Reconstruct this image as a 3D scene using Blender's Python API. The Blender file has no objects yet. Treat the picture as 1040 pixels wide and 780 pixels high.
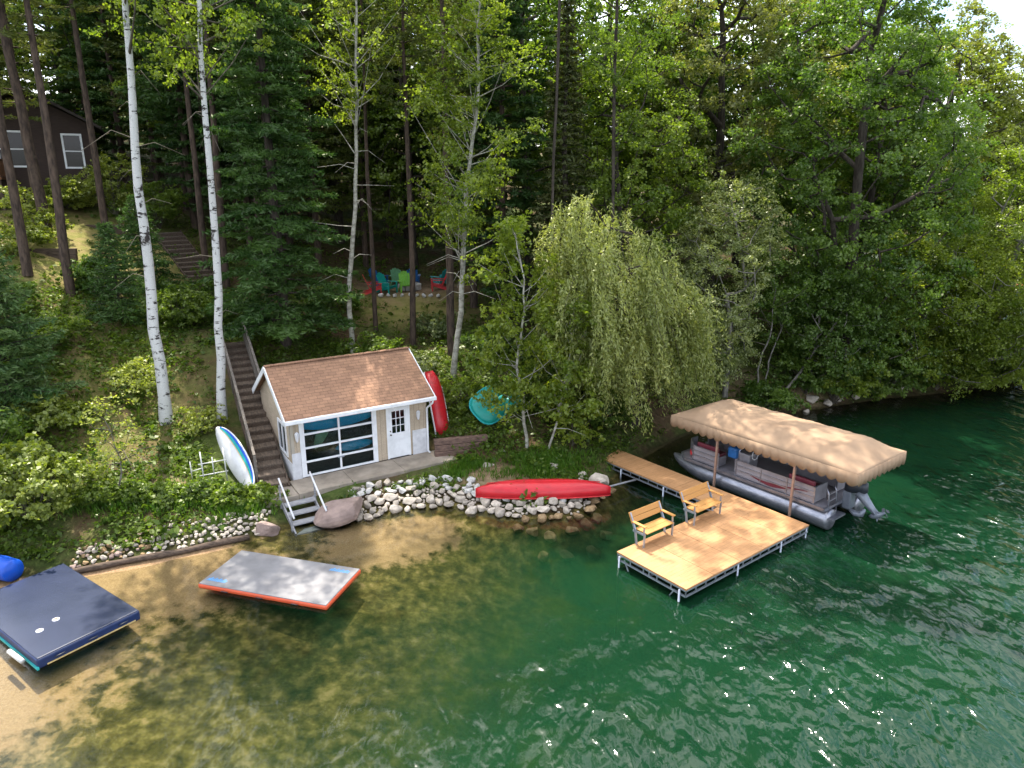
import bpy, math, random
import numpy as np
from mathutils import Vector, Matrix
R = math.radians
rnd = random.Random(7)
RG = np.random.default_rng(11)
SC = bpy.context.scene
COL = SC.collection
PITCH, FPX, CAMH = R(16), 721.0, 11.0

# ------------------------------------------------------------------ helpers
def link(o, parent=None):
    COL.objects.link(o)
    if parent is not None: o.parent = parent
    return o
def tag(o, label=None, cat=None, group=None, kind=None):
    if label: o['label'] = label
    if cat: o['category'] = cat
    if group: o['group'] = group
    if kind: o['kind'] = kind
    return o
def thing(name, label, cat, loc=(0, 0, 0), rz=0.0, group=None):
    o = bpy.data.objects.new(name, None)
    o.empty_display_size = .2
    link(o); o.location = loc; o.rotation_euler = (0, 0, rz)
    return tag(o, label, cat, group)
def copy_tree(o, parent=None):
    c = o.copy(); COL.objects.link(c); c.parent = parent
    for ch in list(o.children): copy_tree(ch, c)
    return c
def meshobj(name, V, F, mat, parent=None, smooth=False, attr=None):
    me = bpy.data.meshes.new(name)
    V = np.asarray(V, dtype=np.float32)
    if isinstance(F, np.ndarray):
        n, k = F.shape
        me.vertices.add(len(V)); me.vertices.foreach_set('co', V.ravel())
        me.loops.add(n * k); me.loops.foreach_set('vertex_index', F.ravel().astype(np.int32))
        me.polygons.add(n); me.polygons.foreach_set('loop_start', np.arange(0, n * k, k, dtype=np.int32))
        me.update(calc_edges=True); me.validate()
    else:
        me.from_pydata([tuple(map(float, v)) for v in V], [], F); me.update()
    if smooth: me.polygons.foreach_set('use_smooth', np.ones(len(me.polygons), dtype=bool))
    for an, (dom, arr) in (attr or {}).items():
        a = me.attributes.new(an, 'FLOAT', dom); a.data.foreach_set('value', np.asarray(arr, dtype=np.float32))
    o = bpy.data.objects.new(name, me); me.materials.append(mat)
    return link(o, parent)

class MB:
    def __init__(s): s.V = []; s.F = []
    def add(s, v, f):
        n = len(s.V); s.V += [tuple(p) for p in v]; s.F += [tuple(i + n for i in q) for q in f]; return s
    def box(s, x0, x1, y0, y1, z0, z1, M=None):
        v = [Vector((x, y, z)) for z in (z0, z1) for x, y in ((x0, y0), (x1, y0), (x1, y1), (x0, y1))]
        if M is not None: v = [M @ p for p in v]
        return s.add(v, [(3, 2, 1, 0), (4, 5, 6, 7), (0, 1, 5, 4), (1, 2, 6, 5), (2, 3, 7, 6), (3, 0, 4, 7)])
    def bar(s, a, b, w, h):
        a = Vector(a); b = Vector(b); d = b - a; L = d.length; d.normalize()
        up = Vector((0, 0, 1)) if abs(d.z) < .95 else Vector((0, 1, 0))
        x = d.cross(up).normalized(); y = x.cross(d)
        v = [p + x * (w / 2 * i) + y * (h / 2 * j) for p in (a, b) for i, j in ((-1, -1), (1, -1), (1, 1), (-1, 1))]
        return s.add(v, [(0, 1, 2, 3), (7, 6, 5, 4), (4, 5, 1, 0), (5, 6, 2, 1), (6, 7, 3, 2), (7, 4, 0, 3)])
    def path(s, pts, rad, n=8, cap=True):
        pts = [Vector(p) for p in pts]
        if not hasattr(rad, '__len__'): rad = [rad] * len(pts)
        b = len(s.V); rings = []
        ref = None
        for i, p in enumerate(pts):
            d = (pts[min(i + 1, len(pts) - 1)] - pts[max(i - 1, 0)]).normalized()
            if ref is None: ref = Vector((0, 0, 1)) if abs(d.z) < .9 else Vector((1, 0, 0))
            x = (ref - d * ref.dot(d)).normalized(); y = d.cross(x); ref = x
            s.V += [tuple(p + (x * math.cos(2 * math.pi * k / n) + y * math.sin(2 * math.pi * k / n)) * rad[i]) for k in range(n)]
        for i in range(len(pts) - 1):
            for k in range(n):
                s.F.append((b + i * n + k, b + i * n + (k + 1) % n, b + (i + 1) * n + (k + 1) % n, b + (i + 1) * n + k))
        if cap:
            s.F.append(tuple(b + k for k in reversed(range(n)))); e = b + (len(pts) - 1) * n
            s.F.append(tuple(e + k for k in range(n)))
        return s
    def prism(s, poly, z0, z1, M=None):
        n = len(poly)
        v = [Vector((x, y, z)) for z in (z0, z1) for x, y in poly]
        if M is not None: v = [M @ p for p in v]
        return s.add(v, [tuple(reversed(range(n))), tuple(range(n, 2 * n))] + [(i, (i + 1) % n, n + (i + 1) % n, n + i) for i in range(n)])
    def grid(s, P):          # P[i][j] points
        n, m = len(P), len(P[0])
        return s.add([p for r in P for p in r], [(i * m + j, (i + 1) * m + j, (i + 1) * m + j + 1, i * m + j + 1) for i in range(n - 1) for j in range(m - 1)])
    def build(s, name, mat, parent=None, smooth=False, bevel=0, solid=0, label=None):
        o = meshobj(name, s.V, s.F, mat, parent, smooth)
        if solid:
            m = o.modifiers.new('s', 'SOLIDIFY'); m.thickness = solid; m.offset = 0
        if bevel:
            m = o.modifiers.new('b', 'BEVEL'); m.width = bevel; m.segments = 2; m.limit_method = 'ANGLE'
        if label: o['label'] = label
        return o

# ------------------------------------------------------------------ materials
def N(nt, t, **k):
    n = nt.nodes.new(t)
    for a, b in k.items(): setattr(n, a, b)
    return n
def rgba(c): return (c[0], c[1], c[2], 1)
def new_mat(name):
    m = bpy.data.materials.new(name); m.use_nodes = True
    nt = m.node_tree; nt.nodes.clear()
    return m, nt, N(nt, 'ShaderNodeOutputMaterial')
def ramp(nt, fac, stops):
    r = N(nt, 'ShaderNodeValToRGB'); e = r.color_ramp.elements
    while len(e) < len(stops): e.new(.5)
    for el, (p, c) in zip(e, stops):
        el.position = p; el.color = rgba(c) if hasattr(c, '__len__') else (c, c, c, 1)
    nt.links.new(fac, r.inputs[0]); return r.outputs[0]
def mixc(nt, fac, a, b, mode='MIX'):
    m = N(nt, 'ShaderNodeMix', data_type='RGBA', blend_type=mode)
    for s, v in ((0, fac), (6, a), (7, b)):
        if hasattr(v, 'is_output'): nt.links.new(v, m.inputs[s])
        elif s == 0: m.inputs[0].default_value = v
        else: m.inputs[s].default_value = rgba(v)
    return m.outputs[2]
def noise(nt, scale, detail=4, rough=.55, vec=None, dist=0):
    n = N(nt, 'ShaderNodeTexNoise'); n.inputs['Scale'].default_value = scale; n.inputs['Detail'].default_value = detail
    n.inputs['Roughness'].default_value = rough; n.inputs['Distortion'].default_value = dist
    if vec is not None: nt.links.new(vec, n.inputs['Vector'])
    return n.outputs['Fac']
def objco(nt, scale=(1, 1, 1), which='Object'):
    t = N(nt, 'ShaderNodeTexCoord'); m = N(nt, 'ShaderNodeMapping'); m.inputs['Scale'].default_value = scale
    nt.links.new(t.outputs[which], m.inputs[0]); return m.outputs[0]
def worldpos(nt, scale=(1, 1, 1)):
    g = N(nt, 'ShaderNodeNewGeometry'); m = N(nt, 'ShaderNodeMapping'); m.inputs['Scale'].default_value = scale
    nt.links.new(g.outputs['Position'], m.inputs[0]); return m.outputs[0]
def math2(nt, op, a, b=0.0):
    m = N(nt, 'ShaderNodeMath', operation=op)
    for i, v in ((0, a), (1, b)):
        if hasattr(v, 'is_output'): nt.links.new(v, m.inputs[i])
        else: m.inputs[i].default_value = v
    return m.outputs[0]
def attr(nt, name):
    a = N(nt, 'ShaderNodeAttribute'); a.attribute_name = name; return a.outputs['Fac']
def mat(name, c, c2=None, rough=.6, metal=0, sc=6, st=(1, 1, 1), bump=0, spec=.4, detail=4, var=0, coat=0, lo=.35, hi=.65):
    m, nt, out = new_mat(name)
    p = N(nt, 'ShaderNodeBsdfPrincipled')
    p.inputs['Roughness'].default_value = rough; p.inputs['Metallic'].default_value = metal
    p.inputs['Specular IOR Level'].default_value = spec; p.inputs['Coat Weight'].default_value = coat
    if c2 is None: c2 = [x * .78 for x in c]
    f = noise(nt, sc, detail, .6, objco(nt, st))
    col = ramp(nt, f, [(lo, c), (hi, c2)])
    if var:
        oi = N(nt, 'ShaderNodeObjectInfo')
        v = ramp(nt, oi.outputs['Random'], [(0, 1 - var), (1, 1 + var * .6)])
        col = mixc(nt, 1, col, v, 'MULTIPLY')
    nt.links.new(col, p.inputs['Base Color'])
    if bump:
        b = N(nt, 'ShaderNodeBump'); b.inputs['Strength'].default_value = bump; b.inputs['Distance'].default_value = .02
        nt.links.new(f, b.inputs['Height']); nt.links.new(b.outputs[0], p.inputs['Normal'])
    nt.links.new(p.outputs[0], out.inputs[0])
    return m
def leaf_mat(name, a, b, trans=.38, tint=(1.3, 1.35, .5), gloss=.025):
    m, nt, out = new_mat(name)
    v = attr(nt, 'v')
    col = ramp(nt, v, [(0, a), (1, b)])
    oi = N(nt, 'ShaderNodeObjectInfo')
    col = mixc(nt, 1, col, ramp(nt, oi.outputs['Random'], [(0, (.8, .84, .8)), (1, (1.15, 1.1, 1.0))]), 'MULTIPLY')
    d = N(nt, 'ShaderNodeBsdfDiffuse'); nt.links.new(col, d.inputs[0])
    t = N(nt, 'ShaderNodeBsdfTranslucent'); nt.links.new(mixc(nt, 1, col, tint, 'MULTIPLY'), t.inputs[0])
    mx = N(nt, 'ShaderNodeMixShader'); mx.inputs[0].default_value = trans
    nt.links.new(d.outputs[0], mx.inputs[1]); nt.links.new(t.outputs[0], mx.inputs[2])
    g = N(nt, 'ShaderNodeBsdfGlossy'); g.inputs['Roughness'].default_value = .42; g.inputs[0].default_value = (.9, .92, .75, 1)
    m2 = N(nt, 'ShaderNodeMixShader'); m2.inputs[0].default_value = gloss
    nt.links.new(mx.outputs[0], m2.inputs[1]); nt.links.new(g.outputs[0], m2.inputs[2])
    nt.links.new(m2.outputs[0], out.inputs[0])
    return m
M = {}
M['leaf_maple'] = leaf_mat('leaf_maple', (.080, .140, .018), (.20, .275, .045), .56, gloss=.03)
M['leaf_deep'] = leaf_mat('leaf_deep', (.058, .120, .020), (.155, .240, .045), .55, gloss=.03)
M['leaf_olive'] = leaf_mat('leaf_olive', (.12, .150, .038), (.265, .285, .095), .5, gloss=.05)
M['leaf_bright'] = leaf_mat('leaf_bright', (.125, .190, .020), (.28, .34, .050), .58, gloss=.03)
M['leaf_lime'] = leaf_mat('leaf_lime', (.15, .20, .028), (.32, .36, .075), .5, gloss=.04)
M['leaf_willow'] = leaf_mat('leaf_willow', (.155, .20, .05), (.38, .42, .16), .48, (1.15, 1.2, .6), gloss=.04)
M['leaf_grey'] = leaf_mat('leaf_grey', (.12, .165, .05), (.28, .32, .13), .45, gloss=.05)
M['needle_pine'] = leaf_mat('needle_pine', (.055, .085, .016), (.15, .18, .045), .35, (1.3, 1.2, .6))
M['needle_dark'] = leaf_mat('needle_dark', (.026, .070, .017), (.075, .145, .034), .32, (1.2, 1.2, .7))
M['needle_spruce'] = leaf_mat('needle_spruce', (.042, .058, .018), (.105, .115, .036), .25, (1.2, 1.1, .7))
M['needle_fir'] = leaf_mat('needle_fir', (.035, .092, .028), (.12, .19, .06), .3, (1.2, 1.2, .7))
M['cover'] = leaf_mat('cover', (.045, .095, .012), (.14, .20, .026), .45)
M['grass'] = leaf_mat('grass', (.04, .12, .012), (.11, .21, .022), .42)
M['bark'] = mat('bark', (.09, .075, .062), (.035, .028, .024), .9, sc=9, st=(1, 1, .2), bump=.6, spec=.1)
M['bark_pine'] = mat('bark_pine', (.12, .085, .065), (.045, .034, .028), .9, sc=8, st=(1, 1, .25), bump=.7, spec=.1)
M['bark_grey'] = mat('bark_grey', (.25, .235, .20), (.12, .11, .095), .85, sc=7, st=(1, 1, .4), bump=.4, spec=.1)
M['bark_twig'] = mat('bark_twig', (.16, .14, .11), (.08, .07, .055), .9, sc=5, spec=.1)
def birch_mat():
    m, nt, out = new_mat('bark_birch')
    p = N(nt, 'ShaderNodeBsdfPrincipled'); p.inputs['Roughness'].default_value = .7; p.inputs['Specular IOR Level'].default_value = .15
    a = noise(nt, 2.1, 6, .68, objco(nt, (1.1, 1.1, 3.2)))
    marks = ramp(nt, a, [(.565, 0.), (.60, 1.)])
    b = noise(nt, 1.3, 5, .7, objco(nt, (1.2, 1.2, .9)))
    patch = ramp(nt, b, [(.575, 0.), (.63, 1.)])
    c = noise(nt, 30, 3, .6, objco(nt, (1, 1, 2.5)))
    base = ramp(nt, c, [(.3, (.62, .62, .60)), (.7, (.46, .45, .43))])
    k = math2(nt, 'MAXIMUM', marks, patch)
    col = mixc(nt, k, base, (.045, .038, .035))
    nt.links.new(col, p.inputs['Base Color']); nt.links.new(p.outputs[0], out.inputs[0])
    return m
M['bark_birch'] = birch_mat()
M['bark_aspen'] = mat('bark_aspen', (.42, .405, .34), (.22, .205, .17), .8, sc=4, st=(1, 1, 1.6), spec=.15, lo=.4, hi=.62)

M['siding'] = mat('siding', (.44, .39, .32), (.40, .355, .29), .65, sc=2)
M['white_paint'] = mat('white_paint', (.80, .81, .83), (.62, .63, .64), .45, sc=2.2, detail=9, lo=.45, hi=.75)
M['block_white'] = mat('block_white', (.66, .66, .68), (.52, .52, .54), .8, sc=5, bump=.2)
M['concrete'] = mat('concrete', (.36, .305, .245), (.22, .185, .145), .85, sc=1.4, detail=8, bump=.25, spec=.2)
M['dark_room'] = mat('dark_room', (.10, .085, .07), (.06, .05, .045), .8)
M['steel'] = mat('steel', (.42, .45, .50), (.30, .33, .38), .4, .7, sc=5)
M['alu'] = mat('alu', (.36, .36, .40), (.22, .23, .27), .32, .75, sc=3, st=(1, 3, 3))
M['brass'] = mat('brass', (.12, .10, .07), None, .4, .8)
M['red'] = mat('red', (.56, .014, .024), (.43, .012, .020), .36, sc=4, st=(.5, 2, 2), detail=8, spec=.5)
M['red_dull'] = mat('red_dull', (.55, .035, .04), (.42, .03, .03), .6, sc=3)
M['maroon'] = mat('maroon', (.15, .022, .035), None, .5)
M['white_plastic'] = mat('white_plastic', (.72, .72, .74), (.58, .58, .60), .4, sc=2.5, detail=8)
M['panel'] = mat('panel', (.30, .28, .30), (.23, .215, .235), .38, .15, sc=2)
M['teal'] = mat('teal', (.010, .30, .25), (.008, .23, .20), .4, sc=2)
M['teal2'] = mat('teal2', (.02, .36, .36), None, .5)
M['blue'] = mat('blue', (.010, .09, .52), (.008, .07, .42), .35, sc=2)
M['blue_chair'] = mat('blue_chair', (.015, .12, .36), None, .5)
M['lime'] = mat('lime', (.16, .42, .04), None, .5)
M['mint'] = mat('mint', (.18, .45, .24), None, .5)
M['yellow'] = mat('yellow', (.62, .47, .20), None, .5)
M['navy'] = mat('navy', (.010, .018, .048), (.016, .025, .060), .27, sc=1.2, spec=.75)
M['navy_side'] = mat('navy_side', (.010, .028, .10), None, .45)
M['mat_grey'] = mat('mat_grey', (.235, .23, .235), (.175, .17, .175), .36, sc=1.6, detail=9)
M['orange'] = mat('orange', (.62, .095, .035), (.52, .08, .03), .4, sc=2)
M['mat_blue'] = mat('mat_blue', (.10, .33, .66), None, .5)
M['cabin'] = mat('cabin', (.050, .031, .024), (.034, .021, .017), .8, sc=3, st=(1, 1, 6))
M['rail_wood'] = mat('rail_wood', (.22, .10, .04), (.14, .06, .025), .7, sc=4)
M['timber'] = mat('timber', (.13, .095, .072), (.06, .045, .035), .9, sc=3, st=(1, 6, 6), bump=.4, spec=.1)
M['wall_stone'] = mat('wall_stone', (.20, .13, .10), (.10, .065, .055), .9, sc=5, st=(1, 1, 3), bump=.5, spec=.1)
M['stair_wood'] = mat('stair_wood', (.17, .13, .10), (.085, .067, .052), .85, sc=3, st=(1, 5, 5), bump=.3, spec=.15)
M['grey_wood'] = mat('grey_wood', (.32, .32, .33), (.20, .20, .21), .8, sc=4, st=(1, 5, 5), bump=.2, spec=.15)
M['rail_grey'] = mat('rail_grey', (.20, .175, .15), (.11, .095, .08), .85, sc=4, st=(1, 5, 5), spec=.15)
M['bench_wood'] = mat('bench_wood', (.50, .25, .07), (.42, .205, .055), .55, sc=4, st=(1, 8, 8))
M['engine'] = mat('engine', (.22, .24, .28), (.16, .18, .22), .4, .3, sc=4)
M['engine_dark'] = mat('engine_dark', (.03, .035, .045), None, .4)
M['rock'] = mat('rock', (.50, .44, .37), (.29, .25, .205), .85, sc=3.5, detail=8, bump=.5, spec=.15, var=.3)
M['rock_white'] = mat('rock_white', (.56, .545, .515), (.37, .355, .33), .85, sc=3, detail=8, bump=.5, spec=.15, var=.18)
M['rock_warm'] = mat('rock_warm', (.36, .25, .14), (.17, .11, .055), .85, sc=3, detail=8, bump=.5, spec=.15, var=.3)
M['rock_rose'] = mat('rock_rose', (.33, .245, .21), (.17, .125, .11), .85, sc=3.2, detail=12, bump=1.0, spec=.2, var=.1)
M['canvas'] = mat('canvas', (.345, .235, .15), (.285, .19, .12), .8, sc=1.1, detail=6, bump=.15, spec=.15)
M['pipe'] = mat('pipe', (.62, .62, .60), (.48, .48, .46), .45, .1)
M['rust_post'] = mat('rust_post', (.42, .26, .19), (.30, .19, .14), .55, .3, sc=6)

def planks_mat(name, c1, c2, w, gap=.004, axis=0, row=None, rough=.6, shift=.31, con=1.0):
    """boards: brick texture in object coordinates"""
    m, nt, out = new_mat(name)
    p = N(nt, 'ShaderNodeBsdfPrincipled'); p.inputs['Roughness'].default_value = rough; p.inputs['Specular IOR Level'].default_value = .25
    tc = N(nt, 'ShaderNodeTexCoord'); mp = N(nt, 'ShaderNodeMapping')
    if axis: mp.inputs['Rotation'].default_value = (0, 0, R(90))
    mp.inputs['Location'].default_value = (shift, .013, 0)
    nt.links.new(tc.outputs['Object'], mp.inputs[0])
    b = N(nt, 'ShaderNodeTexBrick'); b.inputs['Scale'].default_value = 1
    b.inputs['Brick Width'].default_value = row or 3.0; b.inputs['Row Height'].default_value = w
    b.inputs['Mortar Size'].default_value = gap; b.inputs['Mortar Smooth'].default_value = .3
    b.inputs['Color1'].default_value = rgba(c1); b.inputs['Color2'].default_value = rgba(c2)
    b.inputs['Mortar'].default_value = rgba([x * .3 for x in c2]); b.inputs['Bias'].default_value = 0
    nt.links.new(mp.outputs[0], b.inputs['Vector'])
    st = N(nt, 'ShaderNodeMapping'); st.inputs['Scale'].default_value = (1.2, 9, 9); nt.links.new(mp.outputs[0], st.inputs[0])
    f = noise(nt, 3, 6, .6, st.outputs[0])
    f2 = noise(nt, .9, 4, .6, mp.outputs[0])
    col = mixc(nt, 1, b.outputs[0], ramp(nt, f, [(.3, .8), (.7, 1.1)]), 'MULTIPLY')
    col = mixc(nt, 1, col, ramp(nt, f2, [(.35, .82), (.65, 1.06)]), 'MULTIPLY')
    bp = N(nt, 'ShaderNodeBump'); bp.inputs['Strength'].default_value = .4; bp.inputs['Distance'].default_value = .01; bp.invert = True
    nt.links.new(b.outputs['Fac'], bp.inputs['Height']); nt.links.new(bp.outputs[0], p.inputs['Normal'])
    nt.links.new(col, p.inputs['Base Color']); nt.links.new(p.outputs[0], out.inputs[0])
    return m
M['deck'] = planks_mat('deck', (.50, .27, .125), (.455, .24, .105), .14, .0025, 1, 2.4)
M['shingles'] = planks_mat('shingles', (.38, .215, .132), (.29, .165, .105), .13, .005, 0, .30, .9)
M['siding_groove'] = planks_mat('siding_groove', (.50, .405, .30), (.47, .38, .28), .20, .005, 1, 40, shift=7.3)

def glass_mat(name, tint=(.55, .75, .8), refl=1.0):
    m, nt, out = new_mat(name)
    t = N(nt, 'ShaderNodeBsdfTransparent'); t.inputs[0].default_value = rgba(tint)
    g = N(nt, 'ShaderNodeBsdfGlossy'); g.inputs['Roughness'].default_value = .02; g.inputs[0].default_value = (refl, refl, refl, 1)
    f = N(nt, 'ShaderNodeFresnel'); f.inputs[0].default_value = 1.6
    mx = N(nt, 'ShaderNodeMixShader')
    nt.links.new(f.outputs[0], mx.inputs[0]); nt.links.new(t.outputs[0], mx.inputs[1]); nt.links.new(g.outputs[0], mx.inputs[2])
    nt.links.new(mx.outputs[0], out.inputs[0]); return m
M['glass'] = glass_mat('glass', (.6, .8, .85), .5)
M['glass_dark'] = glass_mat('glass_dark', (.25, .28, .3), .35)

# ------------------------------------------------------------------ terrain
SHORE = [(-40, 14.5), (-24, 16.0), (-18, 16.6), (-14.3, 17.5), (-12.0, 18.3), (-10.1, 19.2), (-8.3, 20.2), (-7.2, 21.15), (-6.0, 21.75), (-4.7, 22.25), (-3.4, 22.75), (-2.1, 22.9),
         (-.7, 22.3), (.8, 21.8), (2.0, 22.1), (3.0, 23.2), (4.0, 25.3), (5.4, 27.3), (7.2, 29.4), (9.4, 31.6), (13.5, 33.1), (19.6, 35.6), (25.9, 37.6), (30, 40), (33.5, 45), (35.5, 55), (37, 70), (38, 100), (40, 180)]
def densify(pts, step):
    out = []
    for (a, b) in zip(pts[:-1], pts[1:]):
        n = max(1, int(math.dist(a, b) / step)); out += [(a[0] + (b[0] - a[0]) * i / n, a[1] + (b[1] - a[1]) * i / n) for i in range(n)]
    return out + [pts[-1]]
CP = [(x, y, 0.0) for x, y in densify(SHORE[3:22], 1.2)] + [(x, y, 0.) for x, y in SHORE[:3] + SHORE[22:]]
CP += [ # land
 (-20, 21, 1.9), (-17, 20.5, 1.0), (-14, 20.5, .75), (-12.2, 20.6, .7), (-10.4, 21.3, .62), (-9.2, 22.2, .55), (-15, 24, 1.5), (-13.9, 27, 1.65), (-11.7, 27.3, 1.75), (-16.5, 27.5, 2.6), (-17, 30, 3.7),
 (-21.3, 34, 5.8), (-23.2, 34, 6.75), (-28, 42, 9.4), (-27, 46, 9.7), (-24, 46, 9.2), (-33, 50, 9.2), (-45, 40, 10), (-30, 30, 6.5), (-26, 24, 4), (-45, 25, 7), (-18.4, 32, 4.9), (-20.5, 42, 7.2), (-19, 39, 5.9), (-16, 38, 4.5),
 (-12.4, 31, 3.55), (-10.4, 26.8, 1.3), (-9.5, 24.3, .5), (-13.6, 37, 4.1), (-11.2, 34, 4.0), (-7.6, 32.5, 2.7), (-2.6, 31, 2.3), (-9.5, 29.6, 2.2),
 (-8.1, 24, .45), (-7.4, 22.6, .32), (-6.6, 22.3, .25), (-6.8, 21.4, -.08), (-5.5, 22.9, .45), (-3.4, 24.2, .45), (-2.4, 24.6, .5), (-3.4, 26.8, .5), (-5.7, 29.4, 1.0), (-10.0, 27.4, 1.2), (-6, 26, .5), (-8.2, 26.2, .6),
 (-6, 42, 4.55), (-8.5, 42, 4.55), (-3.8, 42, 4.55), (-6, 45.5, 4.6), (-8, 45, 4.65), (-4, 45, 4.65), (-6, 38.5, 3.4), (-3, 38, 3.2), (-6, 49, 6),
 (-1, 28.3, 1.5), (1, 26.3, .75), (-1.8, 25.8, .55), (-.8, 24.2, .5), (1.2, 23.8, .42), (-2.0, 27.4, 1.2), (3.2, 25.8, .55), (5.6, 28.9, .8), (8, 31.5, .9), (12, 33.4, .9), (15, 34.6, 1.0), (22, 38, 1.2), (28, 41, 1.4),
 (5, 35, 2.8), (8, 40, 4.3), (15, 42, 4.2), (25, 46, 4), (0, 36, 3.4), (0, 45, 5.2), (0, 60, 8), (20, 60, 8), (-20, 65, 13.5), (31, 55, 4), (30, 75, 7), (0, 90, 15), (-50, 70, 16), (30, 110, 8), (0, 180, 22), (-120, 120, 26), (-120, 40, 15), (-40, 58, 12.5),
 # lake bed
 (-14, 14.5, -.28), (-12, 11, -.5), (-9, 17.5, -.33), (-6.5, 19.3, -.3), (-3.4, 20.6, -.35), (-1.5, 20.6, -.7), (-2, 17.5, -1.0), (-6, 15.5, -.8), (-8, 12, -.62), (-12, 7, -.75), (-3, 13, -1.15), (-5, 9, -1.25), (.5, 20, -1.2), (3.2, 20.5, -1.9), (3, 17, -2.4), (6, 17, -3.2),
 (5, 24.5, -1.0), (8, 27.5, -1.2), (10, 22, -3.2), (13, 29, -2.0), (10, 15, -4.6), (0, 9, -2.6), (5, 8, -5), (20, 25, -5), (24, 33.5, -2.2), (40, 30, -6.5), (33, 38.5, -1.5), (42, 55, -4), (50, 90, -6), (-20, 8, -1), (-30, 5, -1.6), (-10, 0, -4), (10, 0, -6),
 (-60, 0, -3), (60, 0, -8), (0, -60, -9), (-120, -60, -9), (120, -60, -9), (120, 40, -8), (80, 90, -6), (-300, -200, -9), (300, -200, -9), (0, -300, -9),
 # far shore to the right
 (70, 130, 1), (110, 120, 1), (160, 120, 2), (90, 160, 9), (160, 180, 12), (50, 150, 0.5), (300, 100, 8), (300, 300, 20), (0, 350, 25), (-300, 300, 25), (-350, 0, 12)]
CP = np.array(CP)
def _solve():
    d = np.hypot(CP[:, None, 0] - CP[None, :, 0], CP[:, None, 1] - CP[None, :, 1])
    n = len(CP); A = np.zeros((n + 1, n + 1)); A[:n, :n] = -np.sqrt(d * d + .04) - np.eye(n) * .02; A[:n, n] = 1; A[n, :n] = 1
    return np.linalg.solve(A, np.append(CP[:, 2], 0))
_W = _solve()
def Zt(x, y):
    x = np.atleast_1d(np.asarray(x, float)); y = np.atleast_1d(np.asarray(y, float))
    out = np.empty(x.shape).ravel(); X = x.ravel(); Y = y.ravel()
    for i in range(0, len(X), 20000):
        d2 = (X[i:i + 20000, None] - CP[None, :, 0]) ** 2 + (Y[i:i + 20000, None] - CP[None, :, 1]) ** 2
        out[i:i + 20000] = -np.sqrt(d2 + .04) @ _W[:-1] + _W[-1]
    return out.reshape(x.shape)
def zt(x, y): return float(Zt(x, y)[0])
def stretch(lo, hi, step, out_lo, out_hi):
    c = list(np.arange(lo, hi + 1e-6, step)); s = step
    while c[-1] < out_hi: s *= 1.28; c.append(c[-1] + s)
    s = step; pre = []; x = lo
    while x > out_lo: s *= 1.28; x -= s; pre.append(x)
    return np.array(pre[::-1] + c)
def sstep(a, b, x): t = np.clip((x - a) / (b - a), 0, 1); return t * t * (3 - 2 * t)
def blob(x, y, cx, cy, rx, ry): return np.exp(-(((x - cx) / rx) ** 2 + ((y - cy) / ry) ** 2))
def build_ground():
    xs = stretch(-34, 40, .28, -420, 420); ys = stretch(6, 60, .28, -330, 420)
    X, Y = np.meshgrid(xs, ys); Z = Zt(X, Y)
    amp = sstep(.3, 1.5, Z) * .08
    Z = Z + amp * (np.sin(X * 1.7 + np.sin(Y * 1.3) * 2) * np.cos(Y * 1.9 + X * .6)) - sstep(.5, 2.5, -Z) * .06 * np.sin(X * 1.1 + 2 * np.sin(Y * .7)) * np.cos(Y * 1.6)
    # keep the ground below the built slabs
    V = np.stack([X, Y, Z], -1).reshape(-1, 3)
    m, n = X.shape; idx = np.arange(m * n).reshape(m, n)
    F = np.stack([idx[:-1, :-1], idx[:-1, 1:], idx[1:, 1:], idx[1:, :-1]], -1).reshape(-1, 4)
    x, y, z = V[:, 0], V[:, 1], V[:, 2]
    lawn = np.clip(blob(x, y, -21.5, 38.5, 2.9, 4.6) * 1.3 + blob(x, y, -26, 39, 5, 4) + blob(x, y, -6.2, 40.2, 3.5, 2.2) * 1.1 + blob(x, y, -14.8, 26.5, 2.6, 4.2) * .4 + blob(x, y, -17.5, 29.5, 2.5, 3) * .4, 0, 1)
    dirt = np.clip(blob(x, y, -.6, 24.3, 1.6, .9) + blob(x, y, -11.6, 22.6, 1.1, .8) * .9 + blob(x, y, -6, 43.5, 3, 2) + blob(x, y, 14, 33.9, 4, .8) * .6, 0, 1)
    sand = np.clip(blob(x, y, -14, 15.5, 5, 3.4) * 1.0 + blob(x, y, -9.5, 18.6, 3.0, 1.5) * 1.1 + blob(x, y, -4.5, 20.6, 1.7, 1.2) * 1.25 + blob(x, y, -2.8, 21.5, 1.2, .9) + blob(x, y, -13, 12, 3, 3) * .7, 0, 1.2) * (z < .45)
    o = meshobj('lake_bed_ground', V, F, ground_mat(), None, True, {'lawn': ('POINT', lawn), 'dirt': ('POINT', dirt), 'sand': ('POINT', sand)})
    o.name = 'ground'; return tag(o, 'wooded slope running down to the sandy bed of the lake', 'ground', kind='structure')
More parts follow.
